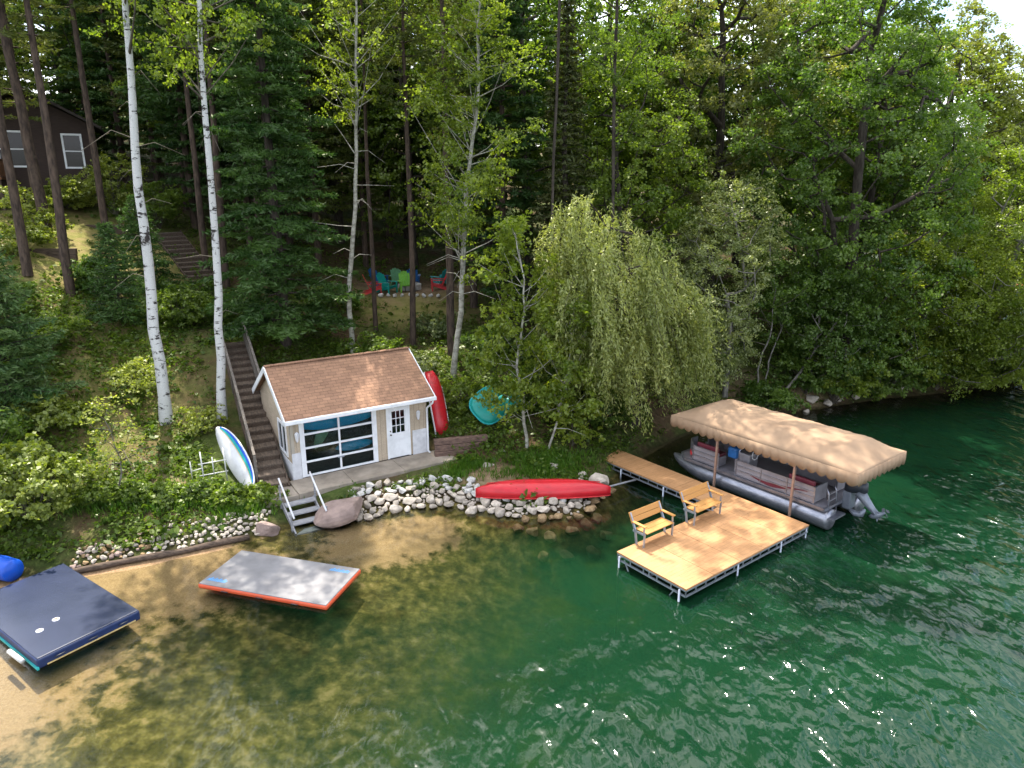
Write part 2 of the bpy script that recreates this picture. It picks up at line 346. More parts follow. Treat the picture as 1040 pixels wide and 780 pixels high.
def ground_mat():
    m, nt, out = new_mat('ground')
    p = N(nt, 'ShaderNodeBsdfPrincipled'); p.inputs['Roughness'].default_value = .95; p.inputs['Specular IOR Level'].default_value = .08
    pos = worldpos(nt)
    n1 = noise(nt, .55, 6, .6, pos); n2 = noise(nt, 4.5, 6, .65, pos); n3 = noise(nt, 1.6, 5, .6, pos); n4 = noise(nt, 22, 4, .6, pos)
    litter = ramp(nt, n2, [(.3, (.05, .033, .018)), (.55, (.09, .06, .033)), (.75, (.15, .105, .062))])
    moss = ramp(nt, n2, [(.3, (.030, .050, .012)), (.7, (.085, .11, .030))])
    land = mixc(nt, ramp(nt, n1, [(.40, 0.), (.58, 1.)]), litter, moss)
    lawn = ramp(nt, n3, [(.3, (.14, .155, .035)), (.5, (.22, .20, .065)), (.7, (.27, .195, .095))])
    land = mixc(nt, math2(nt, 'MULTIPLY', attr(nt, 'lawn'), 1.0), land, lawn)
    dirt = ramp(nt, n2, [(.3, (.17, .105, .06)), (.7, (.33, .24, .155))])
    land = mixc(nt, attr(nt, 'dirt'), land, dirt)
    sz = N(nt, 'ShaderNodeSeparateXYZ'); nt.links.new(pos, sz.inputs[0])
    damp = ramp(nt, math2(nt, 'ADD', sz.outputs[2], math2(nt, 'MULTIPLY', n2, .25)), [(.12, .30), (.5, 1.)])
    land = mixc(nt, 1, land, damp, 'MULTIPLY')
    # lake bed
    sandc = ramp(nt, n4, [(.3, (.24, .145, .075)), (.7, (.35, .23, .13))])
    n5 = noise(nt, 2.8, 8, .62, pos, .12)
    algae = ramp(nt, n5, [(.32, (.026, .022, .008)), (.47, (.075, .060, .018)), (.58, (.145, .115, .035)), (.70, (.25, .19, .08))])
    sfac = math2(nt, 'ADD', attr(nt, 'sand'), math2(nt, 'MULTIPLY', math2(nt, 'SUBTRACT', n5, .5), 1.7))
    bed = mixc(nt, ramp(nt, sfac, [(.35, 0.), (.75, 1.)]), algae, sandc)
    sep = N(nt, 'ShaderNodeSeparateXYZ'); nt.links.new(pos, sep.inputs[0])
    z = sep.outputs[2]
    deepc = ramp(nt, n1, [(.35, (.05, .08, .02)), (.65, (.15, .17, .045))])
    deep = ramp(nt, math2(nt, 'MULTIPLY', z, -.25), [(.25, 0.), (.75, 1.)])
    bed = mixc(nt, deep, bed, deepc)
    bed_shade = ramp(nt, math2(nt, 'ADD', math2(nt, 'MULTIPLY', sz.outputs[0], .1), math2(nt, 'MULTIPLY', n5, .5)), [(.45, 0.), (.95, .85)])  # shade under the right-hand shore trees, painted into the bed colour
    bed = mixc(nt, bed_shade, bed, (.022, .018, .010))
    wet = ramp(nt, math2(nt, 'ADD', z, math2(nt, 'MULTIPLY', math2(nt, 'SUBTRACT', n2, .5), .12)), [(.02, 0.), (.10, 1.)])
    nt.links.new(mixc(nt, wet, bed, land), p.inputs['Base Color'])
    b = N(nt, 'ShaderNodeBump'); b.inputs['Strength'].default_value = .7; b.inputs['Distance'].default_value = .08
    nt.links.new(n2, b.inputs['Height']); nt.links.new(b.outputs[0], p.inputs['Normal'])
    nt.links.new(p.outputs[0], out.inputs[0]); return m
build_ground()

def water_mat():
    m, nt, out = new_mat('water')
    pos = worldpos(nt)
    sep = N(nt, 'ShaderNodeSeparateXYZ'); nt.links.new(pos, sep.inputs[0])
    # wind reaches the open water more than the sheltered corner by the beach
    w = math2(nt, 'ADD', math2(nt, 'MULTIPLY', sep.outputs[0], .055), math2(nt, 'MULTIPLY', sep.outputs[1], -.045))
    w = math2(nt, 'MULTIPLY', ramp(nt, math2(nt, 'ADD', math2(nt, 'MULTIPLY', w, .7), .8), [(.1, .03), (.28, .14), (.44, .5), (.62, .66), (.95, 1.)]), 1.12)
    def rot(ang, sc):
        mp = N(nt, 'ShaderNodeMapping'); mp.inputs['Rotation'].default_value = (0, 0, R(ang)); mp.inputs['Scale'].default_value = sc
        nt.links.new(pos, mp.inputs[0]); return mp.outputs[0]
    a = noise(nt, 1.15, 1.6, .5, rot(28, (1.5, .75, 1)), .7)
    b = noise(nt, 3.2, 1.5, .5, rot(-12, (1.3, .8, 1)), .4)
    c = noise(nt, .22, 3, .55, pos)
    h = math2(nt, 'ADD', a, math2(nt, 'MULTIPLY', b, .30))
    h = math2(nt, 'MULTIPLY', h, math2(nt, 'MULTIPLY', w, ramp(nt, c, [(.35, .35), (.62, 1.15)])))
    bp = N(nt, 'ShaderNodeBump'); bp.inputs['Strength'].default_value = 1; bp.inputs['Distance'].default_value = .31
    nt.links.new(h, bp.inputs['Height'])
    g = N(nt, 'ShaderNodeBsdfGlossy'); g.inputs['Roughness'].default_value = .09
    nt.links.new(bp.outputs[0], g.inputs['Normal'])
    # the water is cloudy: the deeper it is, the less of the bed comes through its green body
    t = N(nt, 'ShaderNodeBsdfTransparent'); t.inputs[0].default_value = (.90, .95, .88, 1)
    d = N(nt, 'ShaderNodeBsdfDiffuse')
    bodyc = ramp(nt, noise(nt, .16, 4, .6, pos), [(.3, (.0026, .0180, .0080)), (.7, (.0050, .0300, .0118))])
    weed = ramp(nt, noise(nt, .7, 7, .68, pos, .4), [(.48, 0.), (.68, .65)])
    near = ramp(nt, math2(nt, 'ADD', math2(nt, 'MULTIPLY', sep.outputs[0], -.055), math2(nt, 'MULTIPLY', sep.outputs[1], .02)), [(-0.0, .15), (.5, 1.)])
    nt.links.new(mixc(nt, math2(nt, 'MULTIPLY', weed, near), bodyc, (.016, .034, .006)), d.inputs[0])
    body = N(nt, 'ShaderNodeMixShader'); nt.links.new(attr(nt, 'murk'), body.inputs[0])
    nt.links.new(t.outputs[0], body.inputs[1]); nt.links.new(d.outputs[0], body.inputs[2])
    f = N(nt, 'ShaderNodeFresnel'); f.inputs[0].default_value = 1.333; nt.links.new(bp.outputs[0], f.inputs['Normal'])
    mx = N(nt, 'ShaderNodeMixShader')
    nt.links.new(f.outputs[0], mx.inputs[0]); nt.links.new(body.outputs[0], mx.inputs[1]); nt.links.new(g.outputs[0], mx.inputs[2])
    nt.links.new(mx.outputs[0], out.inputs['Surface'])
    return m
def build_water():
    xs = stretch(-34, 40, .5, -420, 420); ys = stretch(6, 60, .5, -330, 420)
    X, Y = np.meshgrid(xs, ys); dep = np.maximum(0, -Zt(X, Y)); n = len(xs); idx = np.arange(X.size).reshape(X.shape)
    V = np.stack([X, Y, np.zeros_like(X)], -1).reshape(-1, 3)
    F = np.stack([idx[:-1, :-1], idx[:-1, 1:], idx[1:, 1:], idx[1:, :-1]], -1).reshape(-1, 4)
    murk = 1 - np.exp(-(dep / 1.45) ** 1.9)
    o = meshobj('lake_water', V, F, water_mat(), None, True, {'murk': ('POINT', murk.ravel())})
    tag(o, 'clear lake water, sandy and shallow by the beach, deep green further out', 'lake', kind='structure')
build_water()

# ------------------------------------------------------------------ foliage
def norm(v): return v / np.maximum(np.linalg.norm(v, axis=-1, keepdims=True), 1e-9)
def leaf_quads(P, Nn, T, ln, wd):
    """kite shaped leaves: P centres, Nn normals, T long axis hints"""
    T = norm(T - Nn * np.sum(T * Nn, -1, keepdims=True)); B = np.cross(Nn, T)
    ln = np.broadcast_to(np.asarray(ln), (len(P),))[:, None]; wd = np.broadcast_to(np.asarray(wd), (len(P),))[:, None]
    fold = Nn * wd * .18
    V = np.stack([P - T * ln * .5, P + B * wd * .5 - T * ln * .06 + fold, P + T * ln * .5, P - B * wd * .5 - T * ln * .06 + fold], 1)
    return V.reshape(-1, 3)
def leafobj(name, V, mat, parent, v):
    n = len(V) // 4
    return meshobj(name, V, np.arange(n * 4).reshape(n, 4), mat, parent, False, {'v': ('FACE', v)})
def tubes(segs, n=6):
    """segs: list of (pts list, radii list) -> V, F"""
    mb = MB()
    for pts, rad in segs: mb.path(pts, rad, n if rad[0] > .05 else 4, cap=False)
    return mb
def skeleton(rng, C, H, r0, lean, wig, fork):
    """attach cluster centres C to a trunk; returns (segments, tip dirs)"""
    nt_ = 10; ts = np.linspace(0, 1, nt_); wob = np.cumsum(rng.normal(0, wig, (nt_, 2)), 0) * ts[:, None]
    trunk = np.stack([lean[0] * ts ** 1.3 + wob[:, 0], lean[1] * ts ** 1.3 + wob[:, 1], ts * H * fork], 1)
    nodes = [tuple(p) for p in trunk]; par = [i - 1 for i in range(nt_)]
    order = np.argsort(np.hypot(C[:, 0] - np.interp(C[:, 2], trunk[:, 2], trunk[:, 0]), C[:, 1] - np.interp(C[:, 2], trunk[:, 2], trunk[:, 1])) + .25 * np.abs(C[:, 2] - H * fork))
    arr = np.array(nodes)
    tip = []
    for ci in order:
        c = C[ci]; d = arr - c; dist = np.linalg.norm(d, axis=1)
        cost = dist + 1.1 * np.maximum(0, d[:, 2] + .35 * np.hypot(d[:, 0], d[:, 1])); cost[:3] += 3
        k = int(np.argmin(cost)); p = arr[k]
        L = np.linalg.norm(c - p); m = p * .5 + c * .5 + np.array([0, 0, -.07 * L]) + rng.normal(0, .05 * L, 3)
        i = len(arr); arr = np.vstack([arr, m, c]); par += [k, i]; tip.append(i + 1)
    w = np.zeros(len(arr)); w[tip] = 1
    for i in range(len(arr) - 1, 0, -1): w[par[i]] += w[i]
    rad = np.power(w / w[0], .47) * r0; rad[:nt_] = np.maximum(rad[:nt_], r0 * (1 - .8 * ts)); rad = np.maximum(rad, .010)
    segs = [([tuple(p) for p in trunk], [r * (1.25 if i == 0 else 1) for i, r in enumerate(rad[:nt_])])]
    for i in range(nt_, len(arr), 2):
        k = par[i]; segs.append(([tuple(arr[k]), tuple(arr[i]), tuple(arr[i + 1])], [min(rad[k], rad[i] * 1.3), rad[i], rad[i + 1]]))
    return segs, trunk
def crown_centres(rng, n, H, R_, cb, lean, shell=.5, top=1.0, flat=1.0, lumps=7, lump=.30):
    d = norm(rng.normal(0, 1, (n * 3, 3))); L = norm(rng.normal(0, 1, (lumps, 3)))
    f = 1 + lump * (np.max(d @ L.T, 1) - .75) * 2
    r = (shell + (1 - shell) * rng.random(n * 3) ** .6) * f
    c = d * r[:, None]
    hz = (H - cb) / 2
    taper = 1 - .25 * np.clip(c[:, 2], 0, 1) * top
    C = np.stack([c[:, 0] * R_ * taper, c[:, 1] * R_ * taper, cb + hz + c[:, 2] * hz * flat], 1)
    C[:, :2] += np.array(lean) * np.clip(C[:, 2:3] / H, 0, 1.1)
    keep = [];                                        # thin clusters that crowd
    mind = .62 * (R_ * R_ * hz * 4.2 / n) ** (1 / 3)
    for i in range(len(C)):
        if C[i, 2] < max(cb * .6, .25): continue
        if all(np.sum((C[i] - C[j]) ** 2) > mind * mind for j in keep): keep.append(i)
        if len(keep) >= n: break
    return C[keep]
def cluster_leaves(rng, C, cr, per, ln, wd, centre, up=.55, droop=0.0, flat=.62):
    n = len(C); k = np.maximum(8, (per * rng.uniform(.5, 1.4, n)).astype(int)); idx = np.repeat(np.arange(n), k); m = len(idx)
    rr = (cr * rng.uniform(.7, 1.3, n))[idx]
    # sub-sprays inside each cluster give texture
    ns = 9; sub = rng.normal(0, .50, (n, ns, 3)); s = sub[idx, rng.integers(0, ns, m)]
    off = s + rng.normal(0, .17, (m, 3)); off[:, 2] *= flat
    P = C[idx] + off * rr[:, None]
    P[:, 2] -= droop * np.hypot(off[:, 0], off[:, 1]) * rr
    out = norm(P - centre)
    Nn = norm(rng.normal(0, .62, (m, 3)) + np.array([0, 0, up]) + out * .35)
    T = norm(rng.normal(0, .7, (m, 3)) + out * .6 + np.array([0, 0, -.45]))
    sz = rng.uniform(.7, 1.3, m)
    V = leaf_quads(P, Nn, T, ln * sz, wd * sz)
    v = np.clip(rng.normal(.45, .22, n)[idx] + rng.normal(0, .18, m), 0, 1)
    return V, v
TREES = 0
def plant(name, label, cat, x, y, rz=0, group=None, dz=-.08):
    return thing(name, label, cat, (x, y, zt(x, y) + dz), rz, group)
def broadleaf(name, label, cat, x, y, H, R_, cb, seed, leaf, bark, r0=.2, n=150, per=230, ln=.15, wd=.10, cr=.8, lean=(0, 0), wig=.10, fork=.72, shell=.62, top=1., droop=.1, flat=1., lump=.42, up=.5, group=None, rz=0):
    rng = np.random.default_rng(seed)
    root = plant(name, label, cat, x, y, rz, group)
    C = crown_centres(rng, n, H, R_, cb, lean, shell, top, flat, lump=lump)
    segs, tr = skeleton(rng, C, H, r0, lean, wig, fork)
    tubes(segs, 8).build('trunk', M[bark], root, True)
    ctr = np.array([lean[0] * .6, lean[1] * .6, cb + (H - cb) * .4])
    k_ = .80 if y < 43 else 1.0
    V, v = cluster_leaves(rng, C, cr, per / k_ ** 1.7, ln * k_, wd * k_, ctr, up, droop)
    leafobj('crown', V, M[leaf], root, v)
    return root
def sprays(rng, P, D, ln, wd):
    Nn = norm(rng.normal(0, 1, P.shape)); return leaf_quads(P, Nn, D, ln, wd)
def conifer(name, label, cat, x, y, H, R_, cb, seed, leaf, bark, r0=.2, gap=.4, nb=6, droop=.25, tw=7, per=6, ln=.26, wd=.06, shape=.9, upturn=.0, lean=(0, 0), thin=1.0, group=None, rz=0, minL=.25):
    rng = np.random.default_rng(seed)
    root = plant(name, label, cat, x, y, rz, group)
    ts = np.linspace(0, 1, 12); tp = np.stack([lean[0] * ts + np.cumsum(rng.normal(0, .03, 12)), lean[1] * ts + np.cumsum(rng.normal(0, .03, 12)), ts * H], 1)
    segs = [([tuple(p) for p in tp], list(r0 * (1 - ts) ** .85 + .012))]
    PP = []; DD = []; vv = []; LL = []
    z = cb
    while z < H - .15:
        t = (z - cb) / (H - cb)
        c = np.array([np.interp(z, tp[:, 2], tp[:, 0]), np.interp(z, tp[:, 2], tp[:, 1]), z])
        a0 = rng.uniform(0, 6.28); k = max(3, int(nb * rng.uniform(.75, 1.2)))
        for b in range(k):
            if rng.random() > thin: continue
            az = a0 + b * 6.283 / k + rng.normal(0, .2)
            L = max(minL, R_ * (1 - t) ** shape * (1 if cb < 2 else min(1, .45 + 2.2 * t)) * rng.uniform(.62, 1.15))
            o = np.array([math.cos(az), math.sin(az), 0]); sd = np.array([-o[1], o[0], 0])
            s = np.linspace(0, 1, 5); el = rng.uniform(-.08, .18) + .5 * t * (1 if droop < .3 else .4)
            bp = c + o * (s * L)[:, None] + np.array([0, 0, 1]) * (L * (el * s - droop * s ** 1.6 + upturn * s ** 3))[:, None]
            segs.append(([tuple(p) for p in bp[::2]], [max(.012, r0 * .16 * (1 - t) + .012), .014, .006]))
            br = rng.normal(.45, .2)
            nt_ = max(3, int(tw * L / 1.6 + 1))
            for q in range(nt_):
                sq = .18 + .82 * (q + rng.random()) / nt_; p = np.array([np.interp(sq, s, bp[:, j]) for j in range(3)])
                for sg in (-1, 1):
                    tl = L * .38 * (1.15 - sq) + .12; td = o * .75 + sd * sg * rng.uniform(.6, 1.) + np.array([0, 0, rng.normal(-.05, .12)])
                    td /= np.linalg.norm(td); m = max(2, int(per * tl / .5 + 1)); u = rng.random(m)
                    P = p + td * (u * tl)[:, None] + rng.normal(0, .035, (m, 3)); P[:, 2] -= .12 * u * tl
                    PP.append(P); DD.append(td + rng.normal(0, .35, (m, 3)) + np.array([0, 0, .1])); vv.append(np.full(m, br) + rng.normal(0, .15, m))
                    LL.append(rng.uniform(.7, 1.25, m))
        z += gap * rng.uniform(.75, 1.25) * (1 - .35 * t)
    tubes(segs, 8).build('trunk', M[bark], root, True)
    P = np.concatenate(PP); D = np.concatenate(DD); L = np.concatenate(LL)
    V = sprays(rng, P, D, ln * L, wd * L)
    leafobj('crown', V, M[leaf], root, np.clip(np.concatenate(vv), 0, 1))
    return root
def willow(x, y, H, R_, seed):
    rng = np.random.default_rng(seed)
    root = plant('willow_tree', 'weeping willow with pale green drooping tufts beside the boat canopy', 'tree', x, y)
    C = crown_centres(rng, 78, H, R_, H * .22, (-1.7, -.2), .6, -.1, lump=.95)
    segs, tr = skeleton(rng, C, H, .26, (-.5, -.2), .12, .7)
    PP = []; DD = []; vv = []
    for c in C:
        br = rng.normal(.5, .2); sway = rng.normal(0, .30, 2) + np.array([.50, -.05])
        for k in range(24):
            st = c + rng.normal(0, .27, 3) * np.array([1, 1, .7]); o = norm(np.append(st[:2] + np.array([.6, .2]), 0)[None])[0]
            out = rng.uniform(.1, .9); L = min(rng.uniform(.7, 3.4), st[2] - .4 - rng.random() * .7)
            if L < .4: continue
            s = np.arange(0, 1, .055 / L); px = st + o * (out * (1 - np.exp(-2.2 * s)))[:, None] + np.array([0, 0, 1.]) * (.3 * np.sin(s * 3.1) * .5 - L * s)[:, None]
            px[:, :2] += np.sin(s * 4 + rng.random() * 6)[:, None] * .06 + sway * (s ** 1.6)[:, None] * (L / 2.2)
            px = px + rng.normal(0, .055, px.shape)
            PP.append(px); DD.append(np.tile([sway[0] * .5, sway[1] * .5, -1.], (len(s), 1)) + rng.normal(0, .45, (len(s), 3))); vv.append(np.full(len(s), br) + rng.normal(0, .15, len(s)))
            if k < 2: segs.append(([tuple(px[0]), tuple(px[len(px) // 2]), tuple(px[-1])], [.012, .008, .004]))
    tubes(segs, 7).build('trunk', M['bark'], root, True)
    P = np.concatenate(PP); D = np.concatenate(DD); n = len(P)
    Nn = norm(rng.normal(0, .7, (n, 3)) + np.array([0, 0, .4]) + norm(P - np.array([0, 0, H * .5])) * .5)
    V = leaf_quads(P, Nn, D, .19 * rng.uniform(.7, 1.3, n), .055)
    leafobj('crown', V, M['leaf_willow'], root, np.clip(np.concatenate(vv), 0, 1))
    return root
def bush(name, label, cat, x, y, H, R_, seed, leaf, n=26, per=120, ln=.13, wd=.09, cr=.34, group=None, z=None):
    rng = np.random.default_rng(seed)
    root = plant(name, label, cat, x, y, 0, group)
    C = crown_centres(rng, n, H, R_, H * .12, (0, 0), .35, .5)
    segs = [([(rng.normal(0, .06), rng.normal(0, .06), 0), tuple(c * np.array([.45, .45, .6])), tuple(c)], [.022, .014, .006]) for c in C[::2]]
    tubes(segs, 5).build('stems', M['bark_twig'], root, True)
    V, v = cluster_leaves(rng, C, cr, per, ln, wd, np.array([0, 0, H * .3]), .6, .1)
    leafobj('foliage', V, M[leaf], root, v)
    return root

# --- the trees one can tell apart
def white_trunk_tree(name, label, x, y, H, r0, seed, bark, leaf, tip, crown, n, per, ln=.13, low=0, cr=.55, fork=.97):
    """tall bare pale trunk; foliage only inside the given crown box (z0, z1, radius)"""
    rng = np.random.default_rng(seed); root = plant(name, label, 'tree', x, y)
    z0, z1, R_ = crown
    ts = np.linspace(0, 1, 16); w = np.cumsum(rng.normal(0, .065, (16, 2)), 0); w -= w[0]
    tp = np.stack([tip[0] * ts + w[:, 0], tip[1] * ts + w[:, 1], ts * H], 1)
    rad = r0 * (1 - .72 * ts) ; rad[0] *= 1.2
    segs = []
    at = lambda z: np.array([np.interp(z, tp[:, 2], tp[:, j]) for j in range(3)])
    C = []
    for i in range(n):
        z = z0 + (z1 - z0) * ((i + rng.random()) / n); a = rng.uniform(0, 6.28); t = (z - z0) / (z1 - z0)
        L = R_ * (.35 + .65 * math.sin(math.pi * min(1, .18 + .8 * t))) * rng.uniform(.45, 1.1)
        L *= rng.choice([.6, 1., 1.25]); b = at(max(1.2, z - L * rng.uniform(.2, 1.25))); e = at(min(z, H)) + np.array([math.cos(a) * L, math.sin(a) * L, (z - min(z, H)) + rng.uniform(-.2, .5)])
        m = b * .5 + e * .5 + rng.normal(0, .08, 3) - np.array([0, 0, .06 * L])
        segs.append(([tuple(b), tuple(m), tuple(e)], [max(.014, r0 * rng.uniform(.12, .34) * (1 - .5 * t)), max(.012, r0 * .12), .006]))
        C += [e, m * .35 + e * .65 + rng.normal(0, .22, 3)]
        if rng.random() < .5: C.append(e + rng.normal(0, .45, 3))
    for i in range(low):                                  # bare dead twigs lower down
        z = rng.uniform(.25, .95) * z0 + .5; a = rng.uniform(0, 6.28); b = at(z); L = rng.uniform(.6, 1.9)
        o = np.array([math.cos(a), math.sin(a), 0]); pts = [b, b + o * L * .4 + np.array([0, 0, rng.uniform(0, .3)]), b + o * L + np.array([0, 0, rng.uniform(-.5, .3)])]
        segs.append(([tuple(p) for p in pts], [.022, .013, .005]))
    mb = tubes([([tuple(p) for p in tp], list(rad))], 10)
    tubes_mb = tubes(segs, 5)
    tr = mb.build('trunk', M[bark], root, True); tubes_mb.build('branches', M[bark] if bark == 'bark_aspen' else M['bark_twig'], tr, True)
    V, v = cluster_leaves(rng, np.array(C), cr, per, ln, ln * .72, at((z0 + z1) / 2), .5, .12)
    leafobj('crown', V, M[leaf], root, v)
    return root
white_trunk_tree('birch_tree', 'tallest white birch with black scars, leaning slightly, on the grassy bank', -13.9, 27.0, 19.5, .235, 3, 'bark_birch', 'leaf_bright', (.7, .4), (15.6, 21, 2.4), 26, 70, low=9)
white_trunk_tree('birch_tree', 'slimmer white birch standing by the top of the leaning paddle board', -11.75, 27.3, 19.0, .185, 5, 'bark_birch', 'leaf_bright', (1.0, .5), (13.2, 20, 2.4), 40, 90, low=8)
white_trunk_tree('aspen_tree', 'thin pale aspen with sparse leaves rising behind the shed roof', -7.6, 33.0, 17.5, .13, 8, 'bark_aspen', 'leaf_bright', (1.5, .2), (11.0, 18.3, 3.0), 42, 48, low=16, cr=.5)
white_trunk_tree('aspen_tree', 'airy yellow-green aspen with a forked pale trunk between shed and spruce', -2.7, 31.2, 15.6, .14, 13, 'bark_aspen', 'leaf_bright', (.9, 0), (6.2, 16.4, 2.7), 74, 85, low=12, cr=.6)
white_trunk_tree('sapling', 'bright green young aspen, thicker of the two stems on the shore above the red canoe', .6, 26.4, 8.4, .07, 17, 'bark_aspen', 'leaf_bright', (.2, .1), (1.6, 8.8, 1.7), 46, 85, ln=.14, low=3, cr=.46)
white_trunk_tree('sapling', 'slighter leaning stem beside the bright young aspen above the red canoe', 1.4, 26.2, 5.6, .05, 19, 'bark_aspen', 'leaf_bright', (.9, .1), (1.5, 5.8, 1.2), 26, 70, ln=.14, low=3, cr=.42)
white_trunk_tree('sapling', 'spindly grey sapling with few leaves alone on the low bank', -13.0, 21.9, 3.3, .035, 23, 'bark_grey', 'leaf_lime', (-.1, .1), (1.2, 3.4, .9), 14, 20, ln=.1, low=5, cr=.3)
conifer('hemlock_tree', 'broad dark hemlock with layered boughs sweeping low behind the shed', 'tree', -10.6, 32.6, 22, 3.6, 1.4, 31, 'needle_dark', 'bark', .26, gap=.62, nb=6, droop=.30, tw=8, per=7, ln=.30, wd=.075, shape=.55, upturn=.1)
conifer('spruce_tree', 'pointed dark brownish spruce in the middle of the wood', 'tree', 2.5, 34.6, 16.2, 2.3, 1.0, 37, 'needle_spruce', 'bark', .22, gap=.40, nb=7, droop=.42, tw=7, per=6, ln=.27, wd=.075, shape=.8, upturn=.12)
broadleaf('added_shade_tree', 'added tall slim tree left of the spruce, its unseen crown dappling the dock', 'tree', 1.7, 31.9, 27.0, 2.6, 17.5, 90, 'leaf_bright', 'bark', .06, n=42, per=110, ln=.16, wd=.12, cr=.75, lean=(.4, 0), wig=.05, fork=.8)  # added tree: unseen high crown placed to dapple the dock
broadleaf('added_shade_tree', 'added tall slim tree behind the willow, its high crown dappling the boat canopy', 'tree', 4.7, 33.2, 29.5, 3.5, 13.0, 91, 'leaf_maple', 'bark', .075, n=105, per=140, ln=.16, wd=.12, cr=.75, lean=(-.3, 0), wig=.05, fork=.8)  # added tree: high crown placed to cast dapples on the boat canopy
conifer('spruce_sapling', 'small dark young spruce on the slope beside the white birch', 'tree', -18.0, 32.3, 4.6, 1.8, .2, 41, 'needle_dark', 'bark', .06, gap=.20, nb=7, droop=.1, tw=9, per=6, ln=.20, wd=.05, shape=.8)
conifer('hemlock_sapling', 'bushy young hemlock between the white birch and the upper stair', 'tree', -18.9, 36.8, 5.0, 2.0, .3, 42, 'needle_dark', 'bark', .08, gap=.28, nb=7, droop=.22, tw=8, per=6, ln=.22, wd=.055, shape=.7)
conifer('fir_tree', 'blue-green fir filling the left edge above the lime bush', 'tree', -18.9, 25.4, 7.6, 2.5, .5, 43, 'needle_fir', 'bark', .14, gap=.34, nb=7, droop=.12, tw=9, per=7, ln=.24, wd=.06, shape=.75, upturn=.08)
pines = [(-23.1, 34.0, 24, .19, 'bare reddish pine trunk nearest the picture edge, in front of the cabin deck', (.6, 0)),
         (-21.1, 33.8, 23, .19, 'straight grey-brown pine trunk standing at the foot of the lawn', (.5, 0)),
         (-25.0, 39.0, 25, .24, 'stout reddish pine trunk against the dark cabin wall', (0, 0)),
         (-22.7, 40.5, 24, .17, 'slender pine just beside the white-framed cabin window', (.2, 0)),
         (-27.2, 42.0, 20, .16, 'pine whose low needles hang across the cabin gable', (0, 0)),
         (-29.5, 40.0, 20, .18, 'pine at the picture edge with needles over the cabin roof', (0, 0)),
         (-17.6, 41.2, 23, .17, 'dark pine at the foot of the upper stair', (0, 0)),
         (-16.2, 40.2, 24, .19, 'dark pine seen between the two birch trunks', (0, 0)),
         (-14.6, 42.0, 22, .18, 'dark pine just behind the slimmer birch', (0, 0)),
         (-5.0, 35.2, 22, .13, 'thin dark pine trunk in front of the lime garden chair', (.1, 0)),
         (-7.1, 36.5, 22, .10, 'thinnest dark pine trunk in front of the red garden chair', (.1, 0)),
         (-2.9, 33.5, 23, .17, 'dark pine trunk hidden just behind the airy aspen', (0, 0))]
protoP = None
for i, (x, y, H, r0, lab, ln_) in enumerate(pines):
    if lab.startswith('pine'):
        conifer('pine_tree', lab, 'tree', x, y, H, 3.6, 5.2, 50 + i, 'needle_pine', 'bark_pine', r0 * 1.15, gap=.8, nb=5, droop=.10, tw=5, per=7, ln=.30, wd=.055, shape=.5, upturn=.12, lean=ln_, thin=.75)
    elif i % 3 == 0 or i >= 9:
        conifer('pine_tree', lab, 'tree', x, y, H, 3.0 if i < 9 else 2.5, H * (.50 if i < 9 else .52), 50 + i, 'needle_pine', 'bark_pine', r0 * 1.15, gap=.75, nb=5, droop=.08, tw=6, per=9, ln=.30, wd=.055, shape=.5, upturn=.12, lean=ln_, thin=.85)
        if i == 0: protoP = [o for o in bpy.data.objects if o.get('label') == lab][0]
    else:
        c = copy_tree(protoP); c.location = (x, y, zt(x, y) - .08); c.rotation_euler.z = i * 1.9; c.scale = (r0 / .19, r0 / .19, H / 24); c['label'] = lab
willow(5.3, 29.0, 8.5, 2.35, 61)
broadleaf('shore_tree', 'grey-green rounded tree between the weeping willow and the big maple', 'tree', 10.4, 33.2, 10.2, 2.9, .8, 63, 'leaf_grey', 'bark_grey', .13, n=120, per=230, ln=.15, wd=.07, cr=.7, fork=.5, up=.4)
broadleaf('maple_tree', 'huge deep green maple whose low boughs overhang the canopy', 'tree', 17.3, 36.2, 22, 5.0, 1.6, 65, 'leaf_deep', 'bark', .34, n=230, per=270, ln=.18, wd=.13, cr=.95, lean=(-.8, -.8))
broadleaf('overhanging_tree', 'yellow-green tree bending over the water at the far end of the bank', 'tree', 25.4, 38.6, 12.2, 5.6, .1, 67, 'leaf_bright', 'bark_grey', .24, n=250, per=270, ln=.17, wd=.10, cr=.95, lean=(1.0, -2.0), droop=.3, fork=.6)
broadleaf('maple_tree', 'olive maple with a dark forked trunk in the middle of the hillside', 'tree', 11.6, 42.0, 19.5, 5.2, 3.5, 69, 'leaf_olive', 'bark', .32, n=190, per=230, ln=.20, wd=.14, cr=1.0)
broadleaf('broadleaf_tree', 'leafy mid-green tree directly behind the weeping willow', 'tree', 5.6, 37.0, 15.0, 3.6, 2.0, 71, 'leaf_maple', 'bark', .22, n=150, per=190, ln=.17, wd=.12, cr=.8)
broadleaf('broadleaf_tree', 'bright fresh green crown peeping over the dark spruce tip', 'tree', 5.6, 46.5, 20.5, 3.9, 5, 73, 'leaf_bright', 'bark', .22, n=110, per=210, ln=.20, wd=.14, cr=.95)
broadleaf('broadleaf_tree', 'tall olive crown near the sky gap at the upper right', 'tree', 27.0, 47.5, 17.6, 4.6, 3, 75, 'leaf_olive', 'bark', .26, n=140, per=210, ln=.21, wd=.14, cr=1.0)
broadleaf('broadleaf_tree', 'outermost olive crown closing the sky gap at the upper right corner', 'tree', 33.0, 47.5, 17.0, 4.2, 2.5, 76, 'leaf_olive', 'bark', .24, n=120, per=200, ln=.21, wd=.14, cr=1.0)
